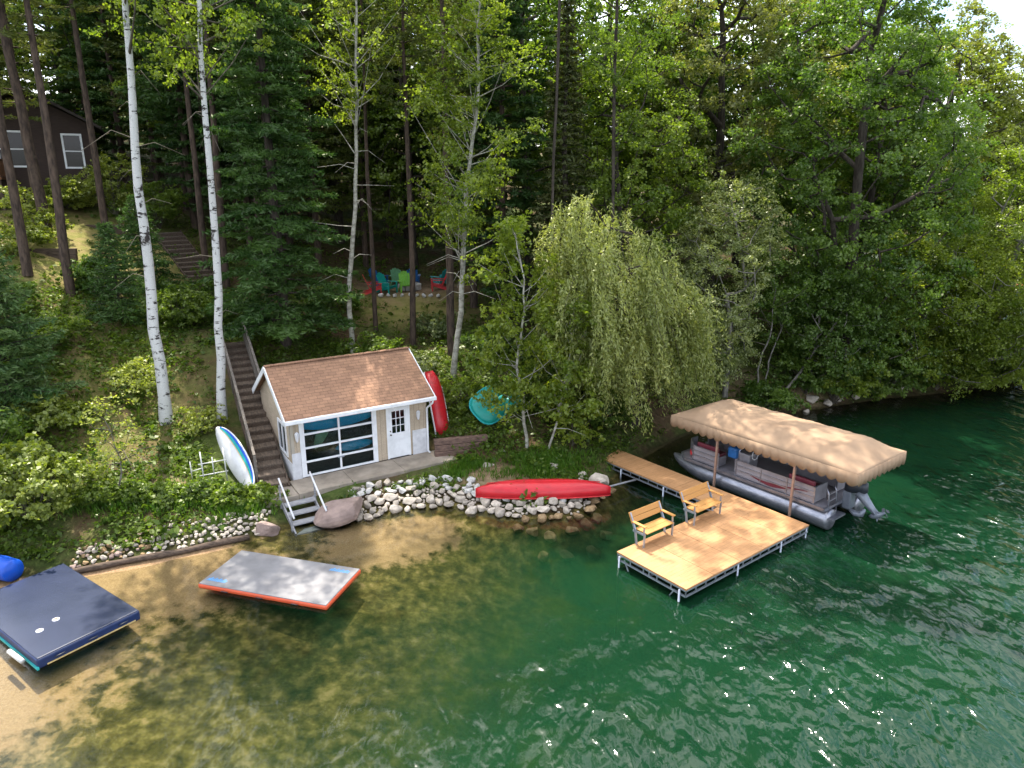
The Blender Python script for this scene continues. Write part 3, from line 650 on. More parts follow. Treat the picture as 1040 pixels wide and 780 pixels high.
broadleaf('broadleaf_tree', 'lime crown directly above the overhanging yellow-green tree', 'tree', 24.8, 44.0, 15.5, 4.2, 3, 77, 'leaf_lime', 'bark', .24, n=120, per=210, ln=.20, wd=.13, cr=.95)
broadleaf('shore_tree', 'bright leafy shore tree hiding the bank just past the canopy end', 'tree', 21.4, 37.4, 9.0, 3.4, .1, 87, 'leaf_bright', 'bark_grey', .13, n=120, per=230, ln=.16, wd=.10, cr=.85, lean=(.4, -1.4), droop=.3, fork=.55)
broadleaf('shore_tree', 'sunlit lime tree with boughs touching the water at the right edge', 'tree', 28.4, 39.6, 8.5, 3.8, .1, 88, 'leaf_lime', 'bark_grey', .14, n=130, per=230, ln=.17, wd=.11, cr=.9, lean=(.8, -1.8), droop=.3, fork=.55)
broadleaf('shore_tree', 'smaller green tree crowding the bank right behind the canopy middle', 'tree', 15.3, 35.2, 6.0, 2.6, .2, 89, 'leaf_deep', 'bark_grey', .09, n=90, per=220, ln=.16, wd=.11, cr=.75, lean=(.2, -.8), droop=.2, fork=.55)
conifer('pine_tree', 'dark spreading pine at the right edge below the blue sky gap', 'tree', 33.2, 52.0, 16.5, 4.0, 2.5, 79, 'needle_pine', 'bark_pine', .24, gap=.7, nb=6, droop=.1, tw=6, per=7, ln=.32, wd=.07, shape=.55, upturn=.1)
white_trunk_tree('leaning_stem', 'bare grey stem leaning out over the canopy from the right bank', 13.2, 33.6, 7.5, .075, 81, 'bark_grey', 'leaf_deep', (4.6, .5), (4.5, 7.6, 1.4), 14, 60, low=5)
white_trunk_tree('slender_stem', 'upright thin grey stem behind the middle of the canopy', 11.9, 33.4, 6.5, .05, 82, 'bark_grey', 'leaf_deep', (.5, .2), (3.5, 6.8, 1.3), 14, 60, low=3)
white_trunk_tree('slender_stem', 'second thin grey stem close behind the canopy, nearer the leaning one', 12.5, 33.7, 6.0, .045, 83, 'bark_grey', 'leaf_deep', (.9, .2), (3.5, 6.3, 1.3), 14, 60, low=3)

# --- the forest behind: individuals copied from a few builds
protos = []
fb = 'dense forest behind the shore trees'
protos.append(broadleaf('forest_tree', 'leafy green tree lost among the crowns of the dense hillside wood', 'tree', -1.5, 48, 21, 4.6, 3, 101, 'leaf_maple', 'bark', .28, n=120, per=200, ln=.23, wd=.16, cr=1.05, group=fb))
protos.append(broadleaf('forest_tree', 'leafy green tree lost among the crowns of the dense hillside wood', 'tree', 17, 50, 20, 4.8, 3, 102, 'leaf_deep', 'bark', .28, n=120, per=200, ln=.23, wd=.16, cr=1.05, group=fb))
protos.append(conifer('forest_pine', 'dark conifer lost among the crowns of the dense hillside wood', 'tree', -8.5, 50, 23, 3.4, 2.5, 103, 'needle_pine', 'bark_pine', .22, gap=.75, nb=6, droop=.15, tw=5, per=6, ln=.36, wd=.085, shape=.55, upturn=.1, group='conifers in the dense wood'))
protos.append(conifer('forest_pine', 'dark conifer lost among the crowns of the dense hillside wood', 'tree', -14.5, 47, 22, 3.4, 2, 104, 'needle_dark', 'bark_pine', .22, gap=.7, nb=6, droop=.28, tw=5, per=6, ln=.36, wd=.09, shape=.6, upturn=.1, group='conifers in the dense wood'))
spots = [(-18.5, 50, 3), (-11, 55, 2), (-5, 57, 0), (3, 53, 1), (9.5, 51, 0), (13.5, 56, 2), (21.5, 54, 0), (26, 57, 1), (30.5, 63, 0), (22, 66, 2), (14, 65, 1), (5, 64, 3), (-4, 67, 2), (-13, 65, 0),
         (-21, 58, 2), (-27, 57, 3), (-35, 60, 2), (-30, 66, 0), (-42, 55, 2), (-38, 70, 2), (-13.2, 40.5, 3), (-12, 44.5, 2), (-2.2, 40.5, 2), (-.5, 37.5, 3), (1, 42.5, 1), (-3.5, 51, 3), (20.5, 42.5, 1), (14.5, 46.5, 1), (8.4, 45.5, 1), (-40, 42, 2), (-33, 33, 3), (33, 72, 1), (20, 80, 0), (0, 80, 2), (-20, 78, 0), (-45, 80, 3), (22.5, 48.5, 0), (-18.8, 46.0, 3), (-21.8, 49.0, 3), (-16.2, 44.6, 3), (-25.0, 52.0, 2), (-23.0, 55.0, 3), (-31, 55, 3), (-36, 53, 2), (-28.5, 60, 3), (-33.5, 63, 3), (-6.5, 47.6, 0), (-9.6, 47.0, 2), (-4.0, 48.6, 3), (-7.5, 52, 1), (-11.8, 49.5, 0), (-2.0, 53.5, 3), (-14.5, 52.5, 2), (-16.5, 56.5, 0), (2.8, 48.5, 2), (-40, 62, 3), (-24.5, 64, 0), (-8, 60, 1), (1, 57, 3), (-19, 68, 2), (7.5, 57.5, 0), (-21.0, 53.0, 0), (-28.0, 53.5, 3), (-33.0, 56.0, 0), (-38.0, 57, 3), (-25.0, 58.5, 0), (-31.0, 61.0, 3), (-17.8, 49.0, 3), (-36.0, 65.0, 0), (-19.6, 62.0, 3), (-13.0, 58.0, 3), (-26.5, 69.0, 3), (-44, 66, 3), (-20.2, 46.2, 3), (-15.4, 48.5, 0)]
for i, (x, y, k) in enumerate(spots):
    c = copy_tree(protos[k]); s = rnd.uniform(.85, 1.08) * (.86 if x > -2 and y > 46 else 1)
    c.location = (x, y, zt(x, y) - .1); c.rotation_euler.z = rnd.uniform(0, 6.28); c.scale = (s, s, s * rnd.uniform(.9, 1.04))
    if i in (8, 32, 33): c.scale = (.75, .75, .7)
# far shore
for i in range(14):
    x = 56 + i * 7 + rnd.uniform(-2, 2); y = 128 + rnd.uniform(-3, 8) + i * .5
    c = copy_tree(protos[rnd.choice((0, 1, 3))]); c.location = (x, y, max(.3, zt(x, y)) - .1); c.rotation_euler.z = rnd.uniform(0, 6.28); s = rnd.uniform(.6, .9); c.scale = (s * 1.3, s * 1.3, s)
    c['label'] = 'tree on the far shore across the lake'; c['group'] = 'trees on the far shore'
# --- shrubs
bush('lime_bush', 'pale lime-green bush on the bank above the navy swim raft', 'bush', -15.1, 20.3, 2.4, 1.75, 201, 'leaf_lime', 44, 170, .15, .11, .45)
bush('garden_shrub', 'golden green shrub below the cabin deck', 'bush', -27.0, 40.4, 2.0, 1.5, 202, 'leaf_lime', 24, 90, .16, .12, .42)
bush('garden_shrub', 'golden shrub between the cabin timbers and the bare pine', 'bush', -24.8, 38.3, 1.9, 1.2, 203, 'leaf_lime', 20, 90, .16, .12, .4)
bush('shrub', 'leafy green shrub behind the middle of the shed roof', 'bush', -6.4, 31.6, 2.2, 1.6, 204, 'leaf_maple', 30, 120, .14, .10, .42)
bush('shrub', 'grey-green shrub between the shed roof and the pale aspen trunk', 'bush', -4.1, 30.9, 2.0, 1.4, 205, 'leaf_grey', 28, 110, .15, .07, .42)
bush('shrub', 'low shrub behind the upended red boat', 'bush', -2.4, 29.2, 1.3, 1.1, 206, 'leaf_maple', 22, 100, .13, .09, .38)
bush('shrub', 'dark shrub beside the teal float, under the wood', 'bush', 1.0, 29.3, 1.6, 1.5, 207, 'leaf_deep', 26, 110, .15, .10, .42)
bush('shrub', 'bright shrub at the foot of the two young aspens', 'bush', 2.4, 26.6, 2.2, .95, 208, 'leaf_bright', 24, 90, .15, .10, .38)
bush('shrub', 'dark green shrub at the landward end of the dock', 'bush', 3.9, 28.4, 1.6, 1.2, 209, 'leaf_deep', 26, 110, .14, .10, .4)
bush('shrub', 'leafy bush on the right bank just behind the canopy', 'bush', 14.8, 34.3, 2.4, 1.9, 210, 'leaf_deep', 36, 120, .16, .11, .45)
bush('shrub', 'light green bush dipping to the dark water beyond the canopy', 'bush', 18.0, 35.6, 1.8, 1.7, 211, 'leaf_maple', 30, 120, .16, .11, .45)
bush('shrub', 'shaded bush on the bank under the overhanging tree', 'bush', 22.6, 37.9, 2.2, 1.9, 212, 'leaf_deep', 30, 120, .16, .11, .45)
bush('shrub', 'dark bush half under the fir near the bank foot', 'bush', -17.6, 22.3, 1.8, 1.5, 213, 'leaf_deep', 28, 110, .14, .10, .42)
bush('shrub', 'green shrub beside the foot of the taller birch', 'bush', -15.6, 28.2, 1.3, 1.3, 214, 'leaf_lime', 22, 80, .13, .09, .4)
bush('shrub', 'small leafy shrub beside the foot of the slimmer birch', 'bush', -12.2, 26.4, 1.1, .7, 215, 'leaf_lime', 16, 60, .13, .09, .32)
bush('shrub', 'green shrub on the slope above the shed stair', 'bush', -14.6, 34.6, 1.5, 1.5, 216, 'leaf_deep', 26, 100, .14, .10, .42)
bush('shrub', 'shrub on the slope just below the round garden seats', 'bush', -4.0, 37.0, 1.4, 1.5, 217, 'leaf_grey', 26, 100, .14, .09, .42)
bush('shrub', 'deep green bush under the mid-green tree behind the willow', 'bush', 8.0, 33.0, 2.2, 1.6, 218, 'leaf_deep', 30, 110, .15, .10, .42)

for i, (x, y, H, lf, lab) in enumerate(((20.4, 36.3, 2.0, 'leaf_deep', 'shaded bush leaning over the stony right bank, nearest the canopy'), (24.6, 37.6, 1.8, 'leaf_maple', 'low bush at the waterline under the overhanging tree'), (27.6, 39.0, 2.4, 'leaf_deep', 'dark waterside bush at the far right end of the bank'), (29.8, 41.0, 2.6, 'leaf_maple', 'bush at the right edge of the picture beyond the overhanging tree'))):
    bush('shrub', lab, 'bush', x, y, H, 1.9, 230 + i, lf, 34, 120, .16, .11, .45)
for i, (x, y, H, R0, lf, lab) in enumerate(((-24.2, 44.6, 3.6, 1.9, 'leaf_lime', 'tall golden bush at the right corner of the cabin'), (-21.6, 44.4, 3.0, 1.9, 'leaf_maple', 'green bush between the cabin and the upper stair'), (-26.4, 43.6, 1.9, 1.3, 'leaf_lime', 'golden bush under the cabin window'), (-20.4, 34.6, 1.7, 1.3, 'leaf_deep', 'dark bush between the bare pines and the young spruce'), (-16.0, 33.4, 1.6, 1.5, 'leaf_maple', 'leafy bush uphill of the two birches'),
    (16.4, 34.5, 3.2, 2.1, 'leaf_bright', 'bright bush hanging over the dark water just past the canopy'), (19.2, 35.5, 3.0, 2.1, 'leaf_deep', 'deep green bush with its lowest leaves over the water, second past the canopy'), (22.9, 36.8, 3.4, 2.3, 'leaf_bright', 'bright bush bending to the water below the overhanging tree'), (26.6, 38.0, 3.2, 2.4, 'leaf_maple', 'wide bush on the waterline towards the right edge'), (12.6, 32.9, 1.5, 1.3, 'leaf_deep', 'low dark bush at the foot of the leaning stem'))):
    bush('shrub' if x < 0 else 'waterside_bush', lab, 'bush', x, y, H, R0, 280 + i, lf, 44, 150, .14, .10, .45)
for i, (x, y, H, lf, lab) in enumerate(((-16.6, 36.0, 1.6, 'leaf_deep', 'dark shrub in the shade below the upper stair'), (-22.3, 30.6, 1.8, 'leaf_deep', 'shady shrub under the bare pine trunks at the left'), (-19.6, 29.4, 1.3, 'leaf_maple', 'leafy shrub on the slope between fir and young spruce'), (-17.2, 24.9, 1.1, 'leaf_lime', 'lit shrub on the bank just right of the fir'), (-24.6, 36.0, 1.5, 'leaf_lime', 'golden shrub in front of the dark timber wall'), (-9.6, 38.5, 1.8, 'leaf_deep', 'dark shrub behind the hemlock near the garden chairs'), (-1.0, 33.5, 1.7, 'leaf_deep', 'dark shrub in the wood right of the airy aspen'), (1.8, 32.0, 1.9, 'leaf_maple', 'shrub in the wood straight above the canoe'), (3.4, 30.6, 1.8, 'leaf_deep', 'dark shrub close to the left side of the weeping willow'))):
    bush('shrub', lab, 'bush', x, y, H, 1.5, 240 + i, lf, 28, 110, .15, .11, .42)

for i, (x, y, H, lab) in enumerate(((-9.5, 21.8, .62, 'low leafy plant hugging the grass side of the beach steps'), (-10.5, 22.1, .6, 'low leafy plant in front of the white pipe rack'), (-11.5, 21.8, .55, 'low green plant above the pale pebbles, left of the pipe rack'), (-12.5, 21.5, .6, 'low green plant at the foot of the spindly grey sapling'), (-13.5, 21.2, .65, 'low green plant between the sapling and the lime bush'), (-8.75, 22.3, .5, 'small leafy plant at the tip of the paddle board'))):
    bush('leafy_plant', lab, 'plant', x, y, H, .68, 260 + i, 'leaf_maple', 20, 90, .13, .09, .26)

# --- ground cover (nobody could count it)
def ground_cover():
    rng = RG; n = 66000
    x = rng.uniform(-30, 30, n); y = rng.uniform(18, 48, n); near = rng.random(n) < .45
    x[near] = rng.uniform(-22, 6, near.sum()); y[near] = rng.uniform(18.5, 34, near.sum())
    z = Zt(x, y)
    u = np.array([math.cos(R(32)), math.sin(R(32))]); v = np.array([-u[1], u[0]])
    hx = (x + 7.88) * u[0] + (y - 23.75) * u[1]; hy = (x + 7.88) * v[0] + (y - 23.75) * v[1]
    ok = (z > .22) & ~((hx > -2.3) & (hx < 5.9) & (hy > -2.0) & (hy < 4.4)) & ~((hx > -1.4) & (hx < .2) & (hy > -2) & (hy < 9.5))
    ok &= ~((blob(x, y, -.6, 24.3, 1.6, .9) > .35) | (blob(x, y, -11.6, 22.6, 1.1, .8) > .5) | (blob(x, y, -6, 43, 3.6, 2.6) > .35))
    lawn = np.clip(blob(x, y, -21.5, 38.5, 2.9, 4.6) * 1.3 + blob(x, y, -26, 39, 5, 4), 0, 1)
    ok &= rng.random(n) > np.maximum(lawn * .88, .25 * np.clip(blob(x, y, -15.2, 27, 3.6, 5) * 1.3, 0, 1))
    pat = np.sin(x * .9 + 1.3 * np.sin(y * .7)) * np.cos(y * .8 + .5 * x) 
    ok &= rng.random(n) < np.clip(.62 + .5 * pat, .12, 1)
    x, y, z, pat = x[ok], y[ok], z[ok], pat[ok]; m = len(x)
    k = 6; idx = np.repeat(np.arange(m), k); q = len(idx)
    h = np.clip(rng.gamma(2.2, .085, m), .05, .6)[idx]
    P = np.stack([x[idx] + rng.normal(0, .11, q), y[idx] + rng.normal(0, .11, q), z[idx] + h * rng.uniform(.25, 1.05, q)], 1)
    Nn = norm(rng.normal(0, .5, (q, 3)) + np.array([0, 0, .8])); T = rng.normal(0, 1, (q, 3))
    s = (rng.gamma(3.5, .30, m)[idx]).clip(.35, 2.3) * rng.uniform(.75, 1.25, q)
    V = leaf_quads(P, Nn, T, .115 * s, .07 * s)
    o = leafobj('ground_cover', V, M['cover'], None, np.clip(.45 + .25 * pat[idx] + rng.normal(0, .2, q), 0, 1))
    tag(o, 'low leafy undergrowth covering the wooded bank', 'undergrowth', kind='stuff')
    # tall grass by the beach steps and along the rock edge
    pts = []
    for (cx, cy, rx, ry, c) in ((-9.35, 21.75, .75, .45, 600), (-10.6, 22.0, 1.6, .6, 700), (-13.2, 21.2, 2.2, .6, 600), (-1.6, 25.1, .6, .5, 260), (.6, 24.3, 1.6, .35, 260), (1.6, 25.3, 1.6, .8, 700), (-2.1, 24.3, .35, .25, 110)):
        pts.append(np.stack([rng.normal(cx, rx * .6, c), rng.normal(cy, ry * .6, c)], 1))
    g = np.concatenate(pts); gz = Zt(g[:, 0], g[:, 1]); g = g[gz > .12]; gz = gz[gz > .12]
    q = len(g); k = 3; idx = np.repeat(np.arange(q), k); h = rng.uniform(.15, .40, q * k)
    D = norm(rng.normal(0, .35, (q * k, 3)) * np.array([1, 1, 0]) + np.array([0, 0, 1]))
    P = np.stack([g[idx, 0] + rng.normal(0, .05, q * k), g[idx, 1] + rng.normal(0, .05, q * k), gz[idx] + h * .45], 1)
    V = leaf_quads(P, norm(rng.normal(0, 1, (q * k, 3)) * np.array([1, 1, .2])), D, h, .03)
    o = leafobj('tall_grass', V, M['grass'], None, np.clip(rng.normal(.5, .25, q * k), 0, 1))
    tag(o, 'long green grass along the foot of the bank', 'grass', kind='stuff')
ground_cover()

# ------------------------------------------------------------------ rocks
def rock_mesh(seed, sub=3, flat=.7):
    import bmesh
    rng = np.random.default_rng(seed); bm = bmesh.new(); bmesh.ops.create_icosphere(bm, subdivisions=sub, radius=.5)
    K = norm(rng.normal(0, 1, (13, 3))); h = rng.uniform(.26, .43, 13)
    w = rng.normal(0, 1, (5, 3)) * 3; ph = rng.uniform(0, 6, 5)
    for v in bm.verts:
        p = np.array(v.co)
        for kk, hh in zip(K, h):
            d = p @ kk
            if d > hh: p = p - kk * (d - hh) * .95
        p = p * (1 + .018 * np.sum(np.sin(w @ p + ph)))
        v.co = p * np.array([1, .82, flat])
    me = bpy.data.meshes.new('rock'); bm.to_mesh(me); bm.free()
    return me
ROCKS = {}
for mk in ('rock', 'rock_white', 'rock_warm', 'rock_rose'):
    ROCKS[mk] = []
    for i in range(5):
        me = rock_mesh(300 + i, 3); me.materials.append(M[mk]); ROCKS[mk].append(me)
def rock(name, mk, x, y, z, s, label, group, sx=1, sz=1, rz=None):
    o = bpy.data.objects.new(name, rnd.choice(ROCKS[mk])); link(o)
    o.location = (x, y, z); o.scale = (s * sx, s, s * sz); o.rotation_euler = (rnd.uniform(-.25, .25), rnd.uniform(-.25, .25), rnd.uniform(0, 6.28) if rz is None else rz)
    return tag(o, label, 'rock', group)
rip = densify([(-5.3, 21.9), (-5.0, 22.0), (-4.3, 22.55), (-3.2, 22.85), (-2.1, 23.0), (-.9, 22.4), (.2, 22.0), (1.0, 21.9), (2.0, 22.15), (2.8, 22.9), (3.5, 24.2)], .05)
placed = []
def try_place(x, y, r):
    for (a, b, c) in placed:
        if (a - x) ** 2 + (b - y) ** 2 < ((r + c) * .35) ** 2: return False
    placed.append((x, y, r)); return True
cnt = 0
for t in range(2500):
    i = rnd.randrange(1, len(rip) - 1); (ax, ay), (bx, by) = rip[i - 1], rip[i + 1]; L = math.dist((ax, ay), (bx, by)) + 1e-6
    nx, ny = -(by - ay) / L, (bx - ax) / L; off = rnd.uniform(-.25, 1.25 if rip[i][0] < -2 else 1.0); x = rip[i][0] + nx * off; y = rip[i][1] + ny * off
    s = rnd.uniform(.24, .50) * (1.1 if off < .6 else 1.0)
    if not try_place(x, y, s): continue
    white = off > .50 and rnd.random() < .75 and x < 1.8
    z = max(zt(x, y), -.1) + s * .12 + .05
    if white: rock('stone', 'rock_white', x, y, z, s, 'whitish stone in the upper course of the shore rocks between boulder and dock', 'white riprap stones', sx=1.25, sz=.9)
    elif off < 0 and x > .3: rock('stone', 'rock_warm', x, y, z, s, 'brownish wet stone at the waterline below the red canoe', 'wet brown riprap stones', sx=1.15)
    else: rock('stone', 'rock', x, y, z, s, 'grey-beige stone in the rock edging between the shed slab and the water', 'grey riprap stones', sx=1.15)
    cnt += 1
    if cnt >= 225: break
for t in range(4000):
    i = rnd.randrange(1, len(rip) - 1); (ax, ay), (bx, by) = rip[i - 1], rip[i + 1]; L = math.dist((ax, ay), (bx, by)) + 1e-6
    off = rnd.uniform(-.1, 1.25 if rip[i][0] < -2 else 1.0); x = rip[i][0] - (by - ay) / L * off; y = rip[i][1] + (bx - ax) / L * off; s = rnd.uniform(.11, .19)
    if not try_place(x, y, s): continue
    rock('stone', 'rock', x, y, max(zt(x, y), -.05) + .04, s, 'grey-beige stone in the rock edging between the shed slab and the water', 'grey riprap stones', sx=1.15); cnt += 1
    if cnt >= 285: break
for (x, y, s) in ((.7, 21.3, .55), (1.3, 21.2, .6), (2.0, 21.5, .6), (2.5, 21.9, .6), (1.8, 20.8, .6), (2.9, 22.3, .55), (.2, 21.4, .5), (2.7, 21.2, .65), (3.2, 21.9, .6), (1.0, 20.6, .55)):
    rock('stone', 'rock_warm', x, y, zt(x, y) + .16, s, 'algae-brown boulder lying under the shallow water below the red canoe', 'sunken boulders')
rock('boulder', 'rock_rose', -5.75, 21.75, .28, 1.55, 'big flat rose-grey boulder beside the handrail steps, under the slab', None, sx=1.25, sz=.85, rz=.35)
rock('boulder', 'rock_rose', -7.85, 20.75, .16, 1.0, 'smaller rounded pinkish boulder by the steps on the grass side', None, sx=1.15, sz=.85, rz=.5)
rock('boulder', 'rock', 3.15, 23.9, .45, 1.0, 'grey boulder between the canoe end and the dock', None, sz=1.0)
rock('boulder', 'rock', -.35, 26.2, .7, .5, 'lone pale rock on the bare ground under the timber wall', None)
rock('boulder', 'rock', -.9, 25.1, .55, .65, 'flat tan rock lying in the dirt beside the shed slab', None, sz=.5)
rock('boulder', 'rock', 1.6, 24.9, .6, .55, 'pale rock among grass behind the red canoe', None)
for (x, y, s) in ((14.0, 33.7, .7), (15.0, 34.0, .9), (15.9, 34.2, .6), (14.6, 33.4, .5), (16.6, 34.6, .7), (13.4, 33.4, .45), (17.8, 35.1, .6), (20.5, 36.2, .8)):
    rock('stone', 'rock', x, y, zt(x, y) + .1, s, 'weathered stone on the shaded bank behind the boat canopy', 'stones on the right bank')
cnt = 0; placed.clear()
for t in range(3000):
    f = rnd.random(); x = -13.0 + 4.9 * f; y0 = np.interp(x, [-14.3, -12, -10.1, -8.3], [17.7, 18.5, 19.4, 20.4]); w = 1.25 if x > -11.6 else .9
    y = y0 + .15 + rnd.random() * w
    s = rnd.uniform(.12, .26)
    if x < -10.8 and rnd.random() < .4: s *= 1.3
    if not try_place(x, y, s * .85): continue
    mk = 'rock' if x > -11 or rnd.random() < .4 else rnd.choice(('rock_rose', 'rock_warm'))
    lab = {'rock': 'pale pebble in the stone bed between log edging and grass', 'rock_rose': 'pinkish pebble in the stone bed behind the navy raft', 'rock_warm': 'brown pebble in the stone bed behind the navy raft'}[mk]
    rock('pebble', mk, x, y, zt(x, y) + .05, s, lab, 'stone bed behind the beach'); cnt += 1
    if cnt >= 170: break
# log edging
lm = MB()
lp = [(-13.9, 17.75), (-12.0, 18.55), (-10.1, 19.4), (-8.35, 20.35)]
lm.path([(x, y, max(zt(x, y), 0) + .07) for x, y in densify(lp, .5)], [.10 + .015 * math.sin(i * 2.1) for i in range(len(densify(lp, .5)))], 8)
tag(lm.build('edging_log', M['timber'], None, True), 'long dark log edging the beach below the stone bed', 'log')
# ------------------------------------------------------------------ shed
HA = R(32.05); HO = (-7.88, 23.75, .60)
hu = Vector((math.cos(HA), math.sin(HA), 0)); hv = Vector((-math.sin(HA), math.cos(HA), 0))
def hloc(x, y, z=0): return Vector(HO) + hu * x + hv * y + Vector((0, 0, z))
W_, D_, E_, RH = 5.32, 4.12, 2.42, 3.68
shed = thing('boathouse', 'small beige boat shed with brown shingle roof and glazed overhead door', 'shed', HO, HA)
gx0, gx1, gz1 = .42, 3.12, 2.18
dx0, dx1, dz1 = 3.70, 4.52, 2.05
w = MB(); T = .12
for a, b, c, d in ((0, gx0, 0, E_), (gx0, gx1, gz1, E_), (gx1, dx0, 0, E_), (dx0, dx1, dz1, E_), (dx1, W_, 0, E_)): w.box(a, b, 0, T, c, d)
wy0, wy1, wz0, wz1 = .55, 1.55, .75, 1.85
def gable(x0, x1, hole):
    M_ = Matrix(((0, 0, 1, 0), (1, 0, 0, 0), (0, 1, 0, 0), (0, 0, 0, 1)))
    if hole:
        for a, b, c, d in ((T, wy0, 0, E_), (wy0, wy1, 0, wz0), (wy0, wy1, wz1, E_), (wy1, D_, 0, E_)): w.box(x0, x1, a, b, c, d)
    else: w.box(x0, x1, T, D_, 0, E_)
    w.prism([(0.0, E_), (D_, E_), (D_ / 2, RH - .12)], x0, x1, M_)
gable(0, T, True); gable(W_ - T, W_, False); w.box(T, W_ - T, D_ - T, D_, 0, E_)
wo = w.build('walls', M['siding_groove'], shed)
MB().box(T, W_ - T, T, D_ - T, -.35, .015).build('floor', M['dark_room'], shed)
for q_ in ((-.012, gx0 - .12, -.035, 0, -.5, .98), (dx1 + .16, W_ + .012, -.035, 0, -.5, .98), (-.035, -.012, -.035, D_, -.5, .6), (W_ + .012, W_ + .035, -.035, D_, -.5, .6)):
    MB().box(*q_).build('block_base', M['block_white'], shed, bevel=.008)
MB().box(0, W_, 0, D_, -.6, -.36).build('footing', M['concrete'], shed)
# roof
sl = math.atan2(RH - E_, D_ / 2); go, eo = .22, .32
def roof_y(y): return RH - abs(y - D_ / 2) * (RH - E_) / (D_ / 2) + .02
r = MB(); th = .09
for x0, x1 in ((-go, W_ + go),):
    prof = [(-eo, roof_y(-eo)), (D_ / 2, roof_y(D_ / 2)), (D_ + eo, roof_y(D_ + eo))]
    top = [(y, z + th) for y, z in prof]
    n_ = []
    pts = prof + top[::-1]
    V = [(x, y, z) for x in (x0, x1) for y, z in pts]
    r.add(V, [(0, 1, 4, 5), (1, 2, 3, 4), (11, 10, 7, 6), (10, 9, 8, 7), (0, 6, 7, 1), (1, 7, 8, 2), (2, 8, 9, 3), (3, 9, 10, 4), (4, 10, 11, 5), (5, 11, 6, 0)])
ro = r.build('roof', M['shingles'], shed)
rc = MB()
for i in range(18):
    x = -go + i * (W_ + 2 * go) / 18; zz = roof_y(D_ / 2) + th
    rc.bar((x, D_ / 2 - .005, zz + .012), (x + (W_ + 2 * go) / 18 + .02, D_ / 2 - .005, zz + .022), .2, .03)
rc.build('ridge_cap', M['shingles'], ro)
for xx in (-go - .02, W_ + go + .02):
    f = MB()
    for y0, y1 in ((-eo - .02, D_ / 2), (D_ / 2, D_ + eo)):
        f.bar((xx, y0, roof_y(y0) + .0), (xx, y1, roof_y(y1) + .0), .035, .20)
    f.build('bargeboard', M['white_paint'], ro)
g = MB(); zg = roof_y(-eo) + .01
g.box(-go - .04, W_ + go + .04, -eo - .12, -eo - .008, zg - .06, zg + .085)
g.build('gutter', M['white_paint'], ro, bevel=.02)
MB().box(-go + .02, W_ + go - .02, -eo, -.002, zg - .05, zg - .03).build('soffit', M['white_paint'], ro)
d = MB(); d.path([(W_ + .12, -eo - .06, zg - .05), (W_ + .10, -eo - .05, zg - .16), (W_ - .02, -.085, zg - .42), (W_ - .02, -.085, .05), (W_ + .02, -.2, -.02)], .042, 8)
d.build('downspout', M['white_paint'], shed, True)
# overhead door
gd = MB(); fw = .07; yF, yB = -.02, .05
gd.box(gx0, gx0 + fw, yF, yB, 0, gz1).box(gx1 - fw, gx1, yF, yB, 0, gz1)
xm = (gx0 + gx1) / 2; gd.box(xm - .035, xm + .035, yF, yB, .0, gz1)
for i in range(5):
    z = i * (gz1 - .07) / 4
    for a, b_ in ((gx0 + fw, xm - .035), (xm + .035, gx1 - fw)): gd.box(a, b_, yF, yB, z, z + .075)
gdo = gd.build('overhead_door', M['white_paint'], shed, bevel=.006)
MB().box(gx0 + .02, gx1 - .02, .008, .016, .02, gz1 - .02).build('glazing', M['glass'], gdo)
t = MB(); t.box(gx0 - .11, gx0, -.03, .0, 0, gz1 + .0).box(gx1, gx1 + .11, -.03, .0, 0, gz1 + .0).box(gx0 - .11, gx1 + .11, -.03, 0, gz1, gz1 + .09)
t.build('door_trim', M['white_paint'], shed, bevel=.005)
MB().box(xm - .12, xm + .12, -.06, -.022, .50, .54).build('pull_handle', M['steel'], gdo)
# side door
dp = MB(); dp.box(dx0, dx1, -.015, .03, .02, 1.02).box(dx0, dx0 + .15, -.015, .03, 1.02, dz1).box(dx1 - .15, dx1, -.015, .03, 1.02, dz1).box(dx0 + .15, dx1 - .15, -.015, .03, 1.90, dz1)
for i in (1, 2): dp.box(dx0 + .15 + i * .52 / 3 - .013, dx0 + .15 + i * .52 / 3 + .013, -.012, .025, 1.02, 1.90)
for j in (1, 2):
    for i in range(3): dp.box(dx0 + .15 + i * .52 / 3 + .013, dx0 + .15 + (i + 1) * .52 / 3 - .013, -.011, .024, 1.02 + j * .88 / 3 - .013, 1.02 + j * .88 / 3 + .013)
dpo = dp.build('door', M['white_paint'], shed)
MB().box(dx0 + .15, dx1 - .15, .006, .012, 1.02, 1.90).build('glazing', M['glass'], dpo)
k = MB(); k.path([(dx0 + .07, -.015, .98), (dx0 + .07, -.07, .98)], [.02, .032], 10); k.path([(dx0 + .07, -.015, 1.12), (dx0 + .07, -.04, 1.12)], .028, 10); k.build('handle', M['brass'], dpo, True)
t = MB(); t.box(dx0 - .075, dx0, -.03, 0, 0, dz1).box(dx1, dx1 + .075, -.03, 0, 0, dz1).box(dx0 - .075, dx1 + .075, -.03, 0, dz1, dz1 + .08)
t.build('door_trim', M['white_paint'], shed, bevel=.004)
